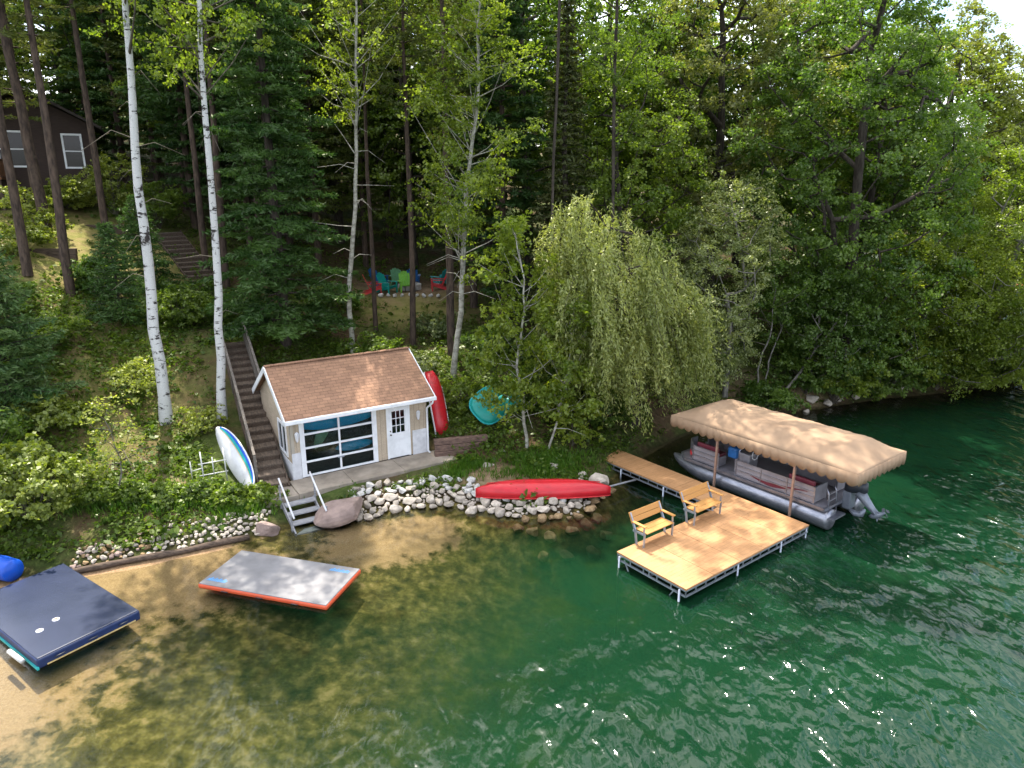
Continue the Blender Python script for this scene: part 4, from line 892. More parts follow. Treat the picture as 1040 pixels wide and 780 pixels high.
# gable window
wf = MB(); wm_ = (wy0 + wy1) / 2
for a, b_, c, e in ((wy0 - .06, wy0 + .03, wz0 - .06, wz1 + .06), (wy1 - .03, wy1 + .06, wz0 - .06, wz1 + .06), (wy0 + .03, wy1 - .03, wz0 - .06, wz0 + .03), (wy0 + .03, wy1 - .03, wz1 - .03, wz1 + .06), (wm_ - .03, wm_ + .03, wz0 + .03, wz1 - .03)): wf.box(-.04, .03, a, b_, c, e)
wfo = wf.build('window', M['white_paint'], shed)
MB().box(.0, .008, wy0, wy1, wz0, wz1).build('glazing', M['glass'], wfo)
cb_ = MB(); cb_.box(-.03, .0, -.03, .09, .98, E_ - .02).box(-.03, .10, -.03, .0, .98, E_ - .02); cb_.build('corner_trim', M['siding'], shed)
for x in (.20, 4.92):
    l = MB(); l.path([(x, -.10, 1.42), (x, -.10, 1.47), (x, -.10, 1.66), (x, -.10, 1.74), (x, -.10, 1.80)], [.03, .05, .075, .085, .012], 6)
    lo = l.build('wall_lamp', M['white_plastic'], shed)
    MB().box(x - .035, x + .035, -.03, 0, 1.5, 1.72).bar((x, -.02, 1.72), (x, -.10, 1.79), .025, .025).build('bracket', M['white_paint'], lo)
# stored board, and teal shapes added to give the panes their reflected blue
def board_mesh(L, Wd, th, nose=1.6):
    P = []; n = 20
    for i in range(n + 1):
        s = i / n; x = (s - .5) * L; wdt = Wd / 2 * max(.02, (1 - abs(2 * s - 1) ** nose)) ** .55; rk = .09 * abs(2 * s - 1) ** 3
        P.append([(x, y * wdt, rk + th * q * (.75 if abs(y) > .8 else 1) / 2) for y, q in ((-1, 0), (-.9, 1), (0, 1), (.9, 1), (1, 0), (.9, -1), (0, -1), (-.9, -1), (-1, 0))])
    m = MB(); m.grid(P); return m
M['teal_bright'] = mat('teal_bright', (.008, .50, .72), (.006, .42, .62), .4, sc=2)
def stored(nm, L, Wd, x, y, z, rot, mt, label, cat):
    o = board_mesh(L, Wd, .12).build(nm, M[mt], None, True); o.location = hloc(x, y, z); o.rotation_euler = (R(rot[0]), R(rot[1]), HA); tag(o, label, cat)
stored('stored_board', 1.25, .40, 1.36, .75, 1.28, (72, -60), 'yellow', 'pale yellow board leaning inside the shed behind the left door panes', 'board')
stored('added_teal_shape', 2.9, .62, 1.78, .32, 1.86, (80, 0), 'teal_bright', 'blue-teal shape added behind the top panes of the overhead door for reflected blue', 'kayak')
stored('added_teal_shape', 1.5, .40, 2.42, .34, .74, (80, 0), 'teal_bright', 'teal shape added low behind the right panes of the overhead door for reflected blue', 'kayak')
# slab, steps
slab = MB()
for i, (x0, x1) in enumerate(((-.2, 1.75), (1.757, 3.75), (3.757, 5.95))): slab.box(x0, x1, -1.32, -.04, -.62 + i * .0, -.012)
slab.box(-1.35, -.207, -1.30, -.35, -.62, -.05)
so = slab.build('concrete_slab', M['concrete'], None, bevel=.015); so.location = HO; so.rotation_euler = (0, 0, HA)
tag(so, 'long grey concrete slab along the front of the beige shed', 'slab')
def steps():
    root = thing('beach_steps', 'grey wooden beach steps with two white handrails going into the water', 'steps', hloc(-.30, -1.50, -.60), HA)
    # local: y negative toward lake
    n = 4; run = .36; rise = .19; wid = 1.0; zt_ = .60
    for i in range(n):
        MB().box(-wid / 2, wid / 2, -run * (i + 1) + .0, -run * i - .05, zt_ - .06 - rise * (i + 0) - .05 - .05, zt_ - .06 - rise * i - .05).build('tread', M['grey_wood'], root, bevel=.006)
    for sx in (-1, 1):
        s = MB(); x = sx * (wid / 2 + .03)
        s.add([(x - .025 * sx_, y, z) for sx_ in (-1, 1) for y, z in ((0, .50), (0, .18), (-run * n - .05, -.35), (-run * n - .05, .0))], [(0, 1, 2, 3), (7, 6, 5, 4), (0, 4, 5, 1), (1, 5, 6, 2), (2, 6, 7, 3), (3, 7, 4, 0)])
        s.build('stringer', M['grey_wood'], root)
        h = MB(); h.path([(x, .22, 1.30), (x, -run * n + .02, .50)], .032, 8)
        ho = h.build('handrail', M['white_plastic'], root, True)
        MB().bar((x + .055 * sx, -.02, .3), (x + .055 * sx, -.02, 1.14), .05, .05).build('post', M['grey_wood'], ho)
        MB().bar((x + .055 * sx, -run * n + .18, -.15), (x + .055 * sx, -run * n + .18, .6), .05, .05).build('post', M['grey_wood'], ho)
steps()
def stair(name, label, p0, p1, wid, n, rails=(1, 1), mat_='stair_wood'):
    p0 = Vector(p0); p1 = Vector(p1); d = p1 - p0; L = math.hypot(d.x, d.y); ang = math.atan2(d.y, d.x)
    root = thing(name, label, 'stairs', p0, ang); rise = d.z / n; run = L / n
    for i in range(n):
        m = MB(); m.box(i * run, (i + 1) * run + .02, -wid / 2, wid / 2, rise * (i + 1) - .06, rise * (i + 1)).build('tread', M[mat_], root, bevel=.008)
    for i in range(n): MB().box(i * run + .01, i * run + .04, -wid / 2 + .02, wid / 2 - .02, rise * i - .0, rise * (i + 1) - .062).build('riser', M['timber'], root)
    for k, sy in enumerate((1, -1)):
        s = MB(); y = sy * (wid / 2 + .035)
        s.bar((0, y, -.05), (L, y, d.z - .02), .06, .26); s.build('stringer', M['timber'], root)
        if rails[k]:
            h = MB(); y2 = sy * (wid / 2 + .05); x0 = L * (.52 if k else .06)
            h.bar((x0, y2, d.z * x0 / L + .95), (L, y2, d.z + .95), .09, .045)
            ho = h.build('railing', M['rail_grey'], root)
            for j in range(6):
                s_ = x0 + (L - x0) * j / 5; MB().bar((s_, y2, d.z * s_ / L - .1), (s_, y2, d.z * s_ / L + .925), .085, .085).build('post', M['rail_grey'], ho)
            for zz in (.25, .45, .65): MB().bar((x0, y2 - sy * .05, d.z * x0 / L + zz), (L, y2 - sy * .05, d.z + zz), .022, .12).build('rail_board', M['rail_grey'], ho)
    return root
stair('wooden_stairs', 'weathered timber stair climbing beside the shed gable', hloc(-.78, -.35, -.05), (-12.55, 31.2, 4.0), .92, 19, (1, 1))
stair('wooden_stairs', 'upper timber stair seen between the birch trunks, climbing to the lawn', (-16.9, 39.6, 5.2), (-20.8, 43.6, 8.0), 1.5, 13, (0, 0))
# ------------------------------------------------------------------ things by the shed
def sup():
    a = hloc(-1.42, -.15, .03); b = hloc(-1.85, 3.1, 1.36)
    d = (b - a); L = d.length
    root = thing('paddle_board', 'white paddle board with teal and yellow stripe leaning on the stair railing', 'paddle board', (a + b) / 2)
    m = board_mesh(L, .92, .11, 2.2)
    o = m.build('board', M['white_plastic'], root, True)
    # stripe painted as thin inlay pieces above the deck near one edge
    def band(y0, y1, mt, lift):
        P = []
        for i in range(19):
            s = .04 + .92 * i / 18; wdt = .46 * max(.02, (1 - abs(2 * s - 1) ** 2.2)) ** .55; rk = .09 * abs(2 * s - 1) ** 3
            P.append([((s - .5) * L, y * wdt, rk + .055 * (.78 if abs(y) > .88 else 1) + lift) for y in (y0, (y0 + y1) / 2, y1)])
        q = MB(); q.grid(P); return q.build('stripe', M[mt], o)
    band(-.50, -.42, 'yellow', .004); band(-.74, -.50, 'teal2', .004); band(-.93, -.74, 'blue', .006)
    MB().path([(-L * .42, 0, .12), (-L * .42, 0, .02)], [.01, .03], 6).build('fin', M['engine_dark'], o)
    x = d.normalized(); n = (-hu * .80 + Vector((0, 0, .60)) - hv * .1); n = (n - x * n.dot(x)).normalized(); y = n.cross(x)
    root.rotation_euler = Matrix((x, y, n)).transposed().to_euler()
sup()
def rack():
    o = thing('pipe_rack', 'white pipe rack standing in the grass beside the paddle board', 'rack', (-10.75, 22.9, zt(-10.75, 22.9)), R(30))
    m = MB()
    for x in (0, .75): m.path([(x, 0, 0), (x, .12, .7), (x, .3, 1.15)], .022, 6)
    m.build('frame', M['pipe'], o, True)
    m = MB()
    for z, yy in ((.35, .06), (.75, .14)): MB().path([(-.12, yy, z), (.82, yy, z)], .02, 6).build('crossbar', M['pipe'], o, True)
    m.path([(.35, .05, .3), (.35, .1, .95)], .02, 6); m.path([(-.35, .2, .2), (-.35, .3, .85)], .02, 6); m.path([(-.35, .24, .5), (0, .12, .6)], .018, 6)
    m.build('side_rails', M['pipe'], o, True)
rack()
def hull(L, beam, depth, n=22, rocker=.12, end=.10, blunt=2.3):
    """open boat hull, keel down, sheer at z=0; rows along x"""
    P = []
    for i in range(n + 1):
        s = i / n; q = abs(2 * s - 1); w = beam / 2 * max(.03, 1 - q ** blunt) ** .75; zk = -depth * (1 - .35 * q ** 4); up = end * q ** 3
        row = []
        for j in range(9):
            a = -1 + 2 * j / 8; y = w * math.copysign(min(1, abs(a) ** .75), a); zz = zk + (0 - zk) * abs(a) ** 2.6
            row.append(((s - .5) * L, y, zz + up))
        P.append(row)
    m = MB(); m.grid(P); return m
def canoe():
    L = 4.75; root = thing('canoe', 'long red canoe lying upside down on the shore rocks', 'canoe', (1.1, 22.98, .42), R(1.8))
    m = hull(L, .95, .46, 26, end=.10)
    m.V = [(x, -y, -z) for x, y, z in m.V]
    o = m.build('hull', M['red'], root, True, solid=.03)
    m = MB()
    for sg in (-1, 1):
        pts = []
        for i in range(25):
            s = i / 24; q = abs(2 * s - 1); w = .475 * max(.03, 1 - q ** 2.3) ** .75; pts.append(((s - .5) * L, sg * (w + .01), -.10 * q ** 3 + .0))
        m.path(pts, .022, 6)
    m.build('gunwale', M['red_dull'], root, True)
    MB().path([(-L * .42, 0, .395), (-L * .2, 0, .468), (0, 0, .472), (L * .2, 0, .468), (L * .42, 0, .395)], .016, 6).build('keel', M['red'], root, True)
canoe()
def upended():
    # red pedal/row boat on end against the shed wall
    base = hloc(W_ + .86, .75, .0); root = thing('red_boat', 'red boat with white rim stood on end against the shed wall', 'boat', base, HA - R(28))
    L = 2.95; m = hull(L, 1.1, .55, 22, end=.06, blunt=3)
    # stand on end, hull bottom away from the wall, leaning back along the wall
    lean = R(24)
    Mx = Matrix.Rotation(R(-11), 4, 'Y') @ Matrix.Rotation(-lean, 4, 'X') @ Matrix(((0, 0, -1, 0), (0, 1, 0, 0), (1, 0, 0, L / 2), (0, 0, 0, 1))) 
    m.V = [tuple(Mx @ Vector(v)) for v in m.V]
    m.build('hull', M['red'], root, True, solid=.035)
    g = MB()
    for sg in (-1, 1):
        pts = []
        for i in range(23):
            s = i / 22; q = abs(2 * s - 1); w = .55 * max(.03, 1 - q ** 3) ** .75; pts.append(Mx @ Vector(((s - .5) * L, sg * (w + .012), .06 * q ** 3)))
        g.path(pts, .034, 6)
    g.build('rim', M['white_plastic'], root, True)
    k = MB(); k.path([Mx @ Vector((x, 0, z)) for x, z in ((-1.3, -.33), (-.7, -.55), (0, -.56), (.7, -.55), (1.3, -.33))], .03, 6); k.build('keel', M['white_plastic'], root, True)
upended()
def float_():
    x, y = -.92, 27.9; root = thing('teal_float', 'teal rounded toy boat propped face up on the dark bank', 'toy boat', (x, y, zt(x, y) + .0), R(20))
    def dish(cx, cy, a, b, dep, Mx):
        P = []
        for i in range(9):
            rr = i / 8; row = []
            for j in range(29):
                t = j / 28 * 2 * math.pi; c, s = math.cos(t), math.sin(t); e = 3.0
                k = (abs(c) ** e + abs(s) ** e) ** (-1 / e); row.append(tuple(Mx @ Vector((cx + a * k * c * rr, cy + b * k * s * rr, dep * (1 - rr ** 3.0)))))
            P.append(row)
        m = MB(); m.grid(P); return m
    Mx = Matrix.Translation((0, 0, .72)) @ Matrix.Rotation(R(52), 4, 'X') @ Matrix.Rotation(R(32), 4, 'Z')
    dish(0, 0, .78, .70, .26, Mx).build('hull', M['teal'], root, True, solid=.04)
    dish(.86, -.55, .42, .36, .16, Mx).build('seat_pod', M['teal'], root, True, solid=.04)
    rim = MB(); e = 3.; pts = []
    for j in range(33):
        t = j / 32 * 2 * math.pi; c, s = math.cos(t), math.sin(t); kk = (abs(c) ** e + abs(s) ** e) ** (-1 / e); pts.append(Mx @ Vector((.79 * kk * c, .71 * kk * s, 0)))
    rim.path(pts, .04, 6, cap=False); rim.build('rim', M['teal2'], root, True)
float_()
def timber_wall(name, label, a, b, z0, h, n, mt='wall_stone', th=.22, cat='retaining wall'):
    d = Vector(b) - Vector(a); L = d.length; root = thing(name, label, cat, (a[0], a[1], z0), math.atan2(d.y, d.x))
    for i in range(n):
        m = MB(); m.box(-.02 * (i % 2), L, -th / 2 + .05 * i, th / 2 + .05 * i, i * h / n, (i + 1) * h / n - .008); m.build('course', M[mt], root, bevel=.02)
timber_wall('retaining_wall', 'brown stacked retaining wall beside the upended red boat', (-3.0, 26.0), (-.95, 26.55), .30, .95, 4)
timber_wall('retaining_wall', 'dark timber edging of the terrace right under the cabin', (-30, 41.5), (-22.0, 42.0), 8.0, .55, 2, 'timber')
timber_wall('retaining_wall', 'dark timber wall below the golden shrubs, next to the bare pines', (-26.5, 36.6), (-22.4, 36.9), 6.75, .9, 3, 'timber')
timber_wall('retaining_wall', 'short upper timber row beside the cabin shrubs at the picture edge', (-29.5, 38.9), (-25.6, 39.1), 7.7, .5, 2, 'timber')
# ------------------------------------------------------------------ dock and boat lift
DA = math.atan2(-.79, .6125); DO = (9.48, 20.51)
def dloc(a, b, z=0): return Vector((DO[0] + a * .6125 + b * .79, DO[1] - a * .79 + b * .6125, z))
DZ = .45
dock = thing('dock', 'wooden L-shaped dock with golden deck boards on a galvanised frame', 'dock', (DO[0], DO[1], 0), DA)
A0, A1, B0, B1, BW, AS = -2.58, 0.0, -6.08, 0.0, -1.25, -8.35
def slabs(mb, a0, a1, b0, b1, na, nb, z0, z1, g=.006):
    for i in range(na):
        for j in range(nb):
            mb.box(a0 + (a1 - a0) * i / na + g, a0 + (a1 - a0) * (i + 1) / na - g, b0 + (b1 - b0) * j / nb + g, b0 + (b1 - b0) * (j + 1) / nb - g, z0, z1)
m = MB(); slabs(m, A0, A1, B0, B1, 1, 5, DZ - .05, DZ); m.build('platform_deck', M['deck'], dock)
m = MB(); slabs(m, AS, A0, BW, B1, 3, 1, DZ - .05, DZ); m.build('walkway_deck', M['deck'], dock)
def truss(p, q, name='frame'):
    m = MB(); p = Vector(p); q = Vector(q); L = (q - p).length; n = max(3, int(L / .42)); dz = Vector((0, 0, .17)); z1 = Vector((0, 0, DZ - .075)); z0 = z1 - dz
    m.bar(p + z1, q + z1, .045, .045); m.bar(p + z0, q + z0, .045, .045)
    for i in range(n + 1): c = p.lerp(q, i / n); m.bar(c + z0, c + z1, .035, .02)
    return m
fr = MB()
e = .03
for p, q in (((A0 + e, B0 + e, 0), (A1 - e, B0 + e, 0)), ((A1 - e, B0 + e, 0), (A1 - e, B1 - e, 0)), ((A0 + e, B0 + e, 0), (A0 + e, BW, 0)), ((AS + e, B1 - e, 0), (A1 - e, B1 - e, 0)), ((AS + e, BW + e, 0), (A0, BW + e, 0)), ((AS + e, BW + e, 0), (AS + e, B1 - e, 0)), ((A0 + 1.25, B0 + e, 0), (A0 + 1.25, B1, 0))):
    t = truss(p, q); fr.add(t.V, t.F)
fr.build('frame', M['steel'], dock)
for a, b_ in ((A0 + .15, B0 + .02), (A1 - .2, B0 + .02), (A1 - .02, B0 + 2.4), (A1 - .02, B0 + 4.6), (A0 + .05, B0 + 2.6), (A0 - .05, BW + .02), (-4.9, BW + .02), (-4.9, -.05), (-7.0, BW + .02), (-7.0, -.05), (A1 - .05, -.1)):
    zb = zt(*dloc(a, b_)[:2]) - .3; out = .04
    MB().path([(a, b_ - (.05 if b_ < -1 else -.02), zb), (a, b_ - (.05 if b_ < -1 else -.02), DZ - .09)], .032, 8).build('leg', M['steel'], dock, True)
m = MB(); m.bar((A0 + .3, B0 + .02, DZ - .15), (A0 + 1.0, B0 + .02, -.9), .03, .03).bar((A1 - .4, B0 + .02, DZ - .2), (A1 - 1.1, B0 + .02, -.9), .03, .03); m.build('brace', M['steel'], dock)
def bench(b0, b1, label):
    root = thing('dock_bench', label, 'bench', dloc(A0, (b0 + b1) / 2, DZ), DA); h = (b1 - b0) / 2
    # local: x toward the platform (+a), y along the edge
    for sy in (-1, 1):
        y = sy * (h - .06); m = MB()
        m.bar((.06, y, -.02), (-.02, y, .43), .05, .06).bar((-.02, y, .43), (-.26, y, .92), .05, .06).bar((-.10, y, .40), (.38, y, .42), .05, .05).bar((.34, y, 0.0), (.36, y, .42), .045, .045)
        m.build('side_frame', M['steel'], root)
        a = MB(); a.box(-.13, .40, y - .055, y + .055, .665, .70); ao = a.build('armrest', M['bench_wood'], root, bevel=.008)
        MB().bar((.33, y, .42), (.33, y, .665), .04, .04).build('arm_post', M['steel'], ao)
    s = MB(); s.box(-.06, .20, -h + .1, h - .1, .445, .475).box(.21, .42, -h + .1, h - .1, .445, .475); s.build('seat', M['bench_wood'], root, bevel=.006)
    a = R(26); Mx = Matrix.Translation((-.135, 0, .62)) @ Matrix.Rotation(-a, 4, 'Y')
    s = MB(); s.box(0.005, .035, -h, h, 0, .16, Mx).box(0.005, .035, -h, h, .17, .34, Mx); s.build('backrest', M['bench_wood'], root, bevel=.006)
bench(-5.35, -3.95, 'outer wooden dock bench, standing free near the platform corner')
bench(-3.0, -1.55, 'inner wooden dock bench beside the walkway junction')
pm = MB(); pm.path([(2.95, 23.2, .42), (4.6, 24.4, .30)], .035, 8); tag(pm.build('mooring_pole', M['grey_wood'], None, True), 'grey pole running from the canoe end to the walkway', 'pole')
# lift
lift = thing('boat_lift', 'boat lift carrying a tan scalloped canopy over the pontoon boat', 'boat lift', (DO[0], DO[1], 0), DA)
ca0, ca1, cb0, cb1, cz = -6.15, 1.08, .45, 3.62, 2.42
def canopy():
    nx, ny = 76, 24; P = []
    for i in range(nx + 1):
        row = []
        for j in range(ny + 1):
            a = ca0 + (ca1 - ca0) * i / nx; t = 2 * j / ny - 1
            e = min(1, min(a - ca0, ca1 - a) / .95)
            sag = -.05 * (1 - abs(math.cos(math.pi * (a - ca0 - .95) / 1.06)) ** .6) * (1 - t * t)
            wr = .010 * math.sin(9 * a + 5 * t) * math.sin(4.3 * a - 7 * t) + .006 * math.sin(23 * a + 9 * t * t)
            z = cz + (.46 * (1 - abs(t) ** 3.0) * e + (sag + wr) * e)
            row.append((a, cb0 + (cb1 - cb0) * j / ny, z))
        P.append(row)
    m = MB(); m.grid(P)
    top = m.build('canopy', M['canvas'], lift, True, solid=.012)
    # valance with scallops
    per = [(ca0 + (ca1 - ca0) * i / 176, cb0, 0, -1) for i in range(176)] + [(ca1, cb0 + (cb1 - cb0) * i / 80, 1, 0) for i in range(80)] + [(ca1 - (ca1 - ca0) * i / 176, cb1, 0, 1) for i in range(176)] + [(ca0, cb1 - (cb1 - cb0) * i / 80, -1, 0) for i in range(80)]
    per.append(per[0]); P = []
    for i, (x, y, nx_, ny_) in enumerate(per):
        sc = abs(math.sin(math.pi * i / 8)) ** .7; dz = .33 + .10 * sc
        w_ = .012 * math.sin(i * .9) + .02
        P.append([(x, y, cz), (x + nx_ * (w_ + .008), y + ny_ * (w_ + .008), cz - dz * .5), (x + nx_ * w_, y + ny_ * w_, cz - dz)])
    m = MB(); m.grid(P); m.build('valance', M['canvas'], top, True, solid=.01)
canopy()
m = MB()
for b_ in (cb0 + .04, cb1 - .04): m.path([(ca0 + .04, b_, cz - .03), (ca1 - .04, b_, cz - .03)], .028, 6)
for a in (ca0 + .04, -4.1, -1.6, ca1 - .04): m.path([(a, cb0 + .04, cz - .03), (a, (cb0 + cb1) / 2, cz + (.42 if ca0 + 1 < a < ca1 - 1 else -.03)), (a, cb1 - .04, cz - .03)], .022, 6)
m.build('canopy_frame', M['steel'], lift, True)
for a, b_ in ((-4.02, .48), (-.98, .48), (-4.02, 3.50), (-.98, 3.50)):
    zb = zt(*dloc(a, b_)[:2]) - .2; MB().box(a - .035, a + .035, b_ - .035, b_ + .035, zb, cz - .06).build('post', M['rust_post'], lift)
m = MB()
for a in (-4.02, -.98): m.box(a - .06, a + .06, .53, 3.45, -.16, -.05)
for b_ in (1.0, 3.0): m.box(-4.6, -.4, b_ - .05, b_ + .05, -.05, .0)
m.build('cradle', M['steel'], lift)
def pontoon():
    boat = thing('pontoon_boat', 'silver pontoon boat with maroon trim raised on the lift under the canopy', 'boat', (DO[0], DO[1], 0), DA)
    zp, rp = .37, .36
    for b_ in (1.02, 2.98):
        m = MB(); xs = [(-6.35, .03, .30), (-6.2, .13, .24), (-5.9, .22, .14), (-5.4, .30, .05), (-4.9, rp, 0), (-3, rp, 0), (-1, rp, 0), (.1, rp, 0), (.16, rp * .93, 0)]
        m.path([(x, b_, zp + dz) for x, r_, dz in xs], [r_ for x, r_, dz in xs], 20)
        o = m.build('pontoon', M['alu'], boat, True)
        MB().box(-5.3, .1, b_ - .30, b_ - .27, zp + .14, zp + .165).box(-5.3, .1, b_ + .27, b_ + .30, zp + .14, zp + .165).build('rub_strake', M['alu'], o)
    zd = .74
    poly = [(-6.0, 1.05), (-5.6, .70), (.05, .70), (.05, 3.30), (-5.6, 3.30), (-6.0, 2.95)]
    MB().prism(poly, zd, zd + .06).build('deck', M['panel'], boat)
    m = MB()
    pp = poly + [poly[0]]
    for p, q in zip(pp[:-1], pp[1:]): m.bar((p[0], p[1], zd + .03), (q[0], q[1], zd + .03), .05, .11)
    m.build('deck_trim', M['alu'], boat)
    def fence(p, q, label=None):
        p = Vector((p[0], p[1], 0)); q = Vector((q[0], q[1], 0)); m = MB(); L = (q - p).length; d = (q - p).normalized(); n_ = Vector((d.y, -d.x, 0))
        z0, z1 = zd + .12, zd + .66
        m.bar(p + Vector((0, 0, (z0 + z1) / 2)), q + Vector((0, 0, (z0 + z1) / 2)), .02, z1 - z0)
        o = m.build('fence_panel', M['panel'], boat)
        m = MB()
        for z in (z0, z0 + .18, z0 + .36, z1): m.bar(p + n_ * .022 + Vector((0, 0, z)), q + n_ * .022 + Vector((0, 0, z)), .03, .03)
        k = max(1, int(L / .85))
        for i in range(k + 1): c = p.lerp(q, i / k) + n_ * .022; m.bar(c + Vector((0, 0, zd + .06)), c + Vector((0, 0, z1)), .03, .03)
        m.build('rails', M['alu'], o)
        return o, p, q, n_
    o, p, q, n_ = fence((-5.25, .78), (-4.1, .78)); o, p, q, n_ = fence((-3.35, .78), (-.35, .78))
    # maroon swoosh on the near panel
    m = MB(); P = []
    for i in range(25):
        t = i / 24; x = -2.9 + 2.3 * t; z = zd + .32 - .12 * math.sin(t * 4.4) ; w_ = .012 + .05 * math.sin(math.pi * t) ** 2
        P.append([(x, .752, z - w_), (x, .752, z + w_)])
    m.grid(P); m.build('stripe', M['maroon'], o)
    fence((-5.25, 3.22), (-.35, 3.22)); fence((-5.75, 1.3), (-5.25, .78)); fence((-5.25, 3.22), (-5.75, 2.7)); fence((-5.75, 2.7), (-5.75, 2.35)); fence((-5.75, 1.65), (-5.75, 1.3)); fence((-.35, 3.22), (-.35, 2.2)); fence((-.35, 1.5), (-.35, .78))
    for x0, x1, y0, y1 in ((-5.2, -4.2, .84, 1.4), (-5.2, -4.2, 2.6, 3.18), (-2.2, -.45, 2.6, 3.18), (-1.4, -.42, .84, 1.5)):
        s = MB(); s.box(x0, x1, y0, y1, zd + .06, zd + .42); so = s.build('seat', M['panel'], boat, bevel=.04)
        c = MB(); c.box(x0 + .02, x1 - .02, y0 + .02, y1 - .02, zd + .422, zd + .54); c.build('cushion', M['maroon'], so, bevel=.04)
        c = MB(); c.box(x0 + .02, x1 - .02, (y0 if y0 < 2 else y1 - .14) + .01, (y0 + .14 if y0 < 2 else y1) - .01, zd + .54, zd + .80); c.build('seat_back', M['maroon'], so, bevel=.04)
    m = MB(); m.box(-3.6, -3.0, 1.0, 1.55, zd + .06, zd + .88); co = m.build('console', M['panel'], boat, bevel=.04)
    pts = [(-2.96, 1.28 + .19 * math.cos(t * .3927), zd + .86 + .19 * math.sin(t * .3927)) for t in range(17)]
    MB().path(pts, .016, 6, cap=False).build('steering_wheel', M['white_plastic'], co, True)
    m = MB(); m.box(-3.85, -3.45, .86, 1.2, zd + .60, zd + 1.02); m.build('life_jacket', M['blue_chair'], boat, bevel=.08)
    m = MB(); m.path([(-3.3, .8, zd + .66), (-3.3, .8, zd + 1.0), (-3.25, 1.0, zd + 1.2), (-3.2, 1.3, zd + 1.26)], .018, 6); m.build('grab_rail', M['alu'], boat, True)
    m = MB(); m.path([(-5.95, 1.6, zd + .1), (-5.8, 1.5, zd + .2), (-5.6, 1.2, zd + .16), (-5.5, 1.0, zd + .14)], [.03, .12, .12, .04], 8); m.build('bow_cushion', M['red_dull'], boat, True)
    # stern swim ladder folded up
    m = MB()
    for b_ in (.95, 1.42): m.path([(.10, b_, .50), (.02, b_, 1.25), (-.05, b_, 1.42)], .024, 6)
    lo = m.build('ladder', M['alu'], boat, True)
    m = MB()
    for i in range(4): x = .09 - i * .026; m.box(x - .05, x + .03, .96, 1.41, .56 + i * .22, .60 + i * .22)
    m.build('ladder_step', M['panel'], lo)
    m = MB(); m.box(.07, .33, .78, 1.60, .44, .50); m.build('swim_step', M['alu'], boat)
    # outboard tilted up
    ob = MB(); 
    ob.path([(.30, 2.0, 1.12), (.42, 2.0, 1.30), (.62, 2.0, 1.42), (.80, 2.0, 1.38), (.90, 2.0, 1.22)], [.10, .24, .27, .24, .10], 14)
    oo = ob.build('outboard_cowl', M['engine_dark'], boat, True); oo.location.x = -.22
    ob = MB(); ob.path([(.72, 2.0, 1.22), (.92, 2.0, 1.02), (1.16, 2.0, .80), (1.34, 2.0, .64)], [.19, .15, .11, .085], 12)
    ob.path([(1.12, 2.0, .50), (1.24, 2.0, .54), (1.42, 2.0, .66), (1.60, 2.0, .80)], [.03, .09, .10, .03], 12)
    ob.build('outboard_leg', M['engine'], oo, True)
    ob = MB(); Mx = Matrix.Translation((1.26, 2.0, .76)) @ Matrix.Rotation(R(38), 4, 'Y'); ob.box(-.12, .16, -.12, .12, -.012, .012, Mx); ob.build('cavitation_plate', M['engine'], oo)
    ob = MB(); ob.prism([(1.30, .60), (1.48, .70), (1.40, .40)], -.012, .012, Matrix(((1, 0, 0, 0), (0, 0, 1, 2.0), (0, 1, 0, 0), (0, 0, 0, 1)))); ob.build('skeg', M['engine'], oo)
    ob = MB(); ax = Vector((.78, 0, .62)).normalized(); c0 = Vector((1.62, 2.0, .82)); y_ = Vector((0, 1, 0)); z_ = ax.cross(y_)
    for k in range(3):
        t = k * 2.094; r_ = y_ * math.cos(t) + z_ * math.sin(t); tt = ax.cross(r_)
        ob.add([c0 + r_ * .04 - tt * .02, c0 + r_ * .12 - tt * .08 + ax * .03, c0 + r_ * .19 + ax * .01, c0 + r_ * .14 + tt * .08 - ax * .03, c0 + r_ * .04 + tt * .03], [(0, 1, 2, 3, 4)])
    ob.build('propeller', M['engine_dark'], oo, solid=.012)
    ob = MB(); ob.box(.05, .32, 1.82, 2.18, .55, 1.15); ob.build('transom_bracket', M['engine'], boat, bevel=.02)
    ob = MB(); ob.path([(.4, 1.72, .62), (.58, 1.72, .55), (.78, 1.72, .60), (.86, 1.72, .80)], [.06, .10, .10, .05], 10); ob.build('kicker_motor', M['engine'], boat, True)
pontoon()
# ------------------------------------------------------------------ floats on the water
def slab_corners(c, z0, z1, inset=0):
    V = [(x, y, z) for z in (z0, z1) for x, y in c]; return V, [(3, 2, 1, 0), (4, 5, 6, 7), (0, 1, 5, 4), (1, 2, 6, 5), (2, 3, 7, 6), (3, 0, 4, 7)]
def mat_raft(name, label, cat, P0, P1, Wd, z0, z1, topm, sidem):
    P0 = Vector((*P0, 0)); P1 = Vector((*P1, 0)); d = P1 - P0; L = d.length
    root = thing(name, label, cat, (P0.x, P0.y, 0), math.atan2(d.y, d.x))
    s = MB(); s.box(0, L, 0, Wd, z0, z1 - .02); s.build('side_wall', M[sidem], root, bevel=.05)
    t = MB(); t.box(.03, L - .03, .03, Wd - .03, z1 - .03, z1); t.build('top_sheet', M[topm], root, bevel=.012)
    return root, L
root, L = mat_raft('swim_mat', 'light grey floating mat with orange sides moored by the beach', 'floating mat', (-8.83, 17.60), (-4.93, 16.50), 1.98, -.03, .135, 'mat_grey', 'orange')
m = MB()
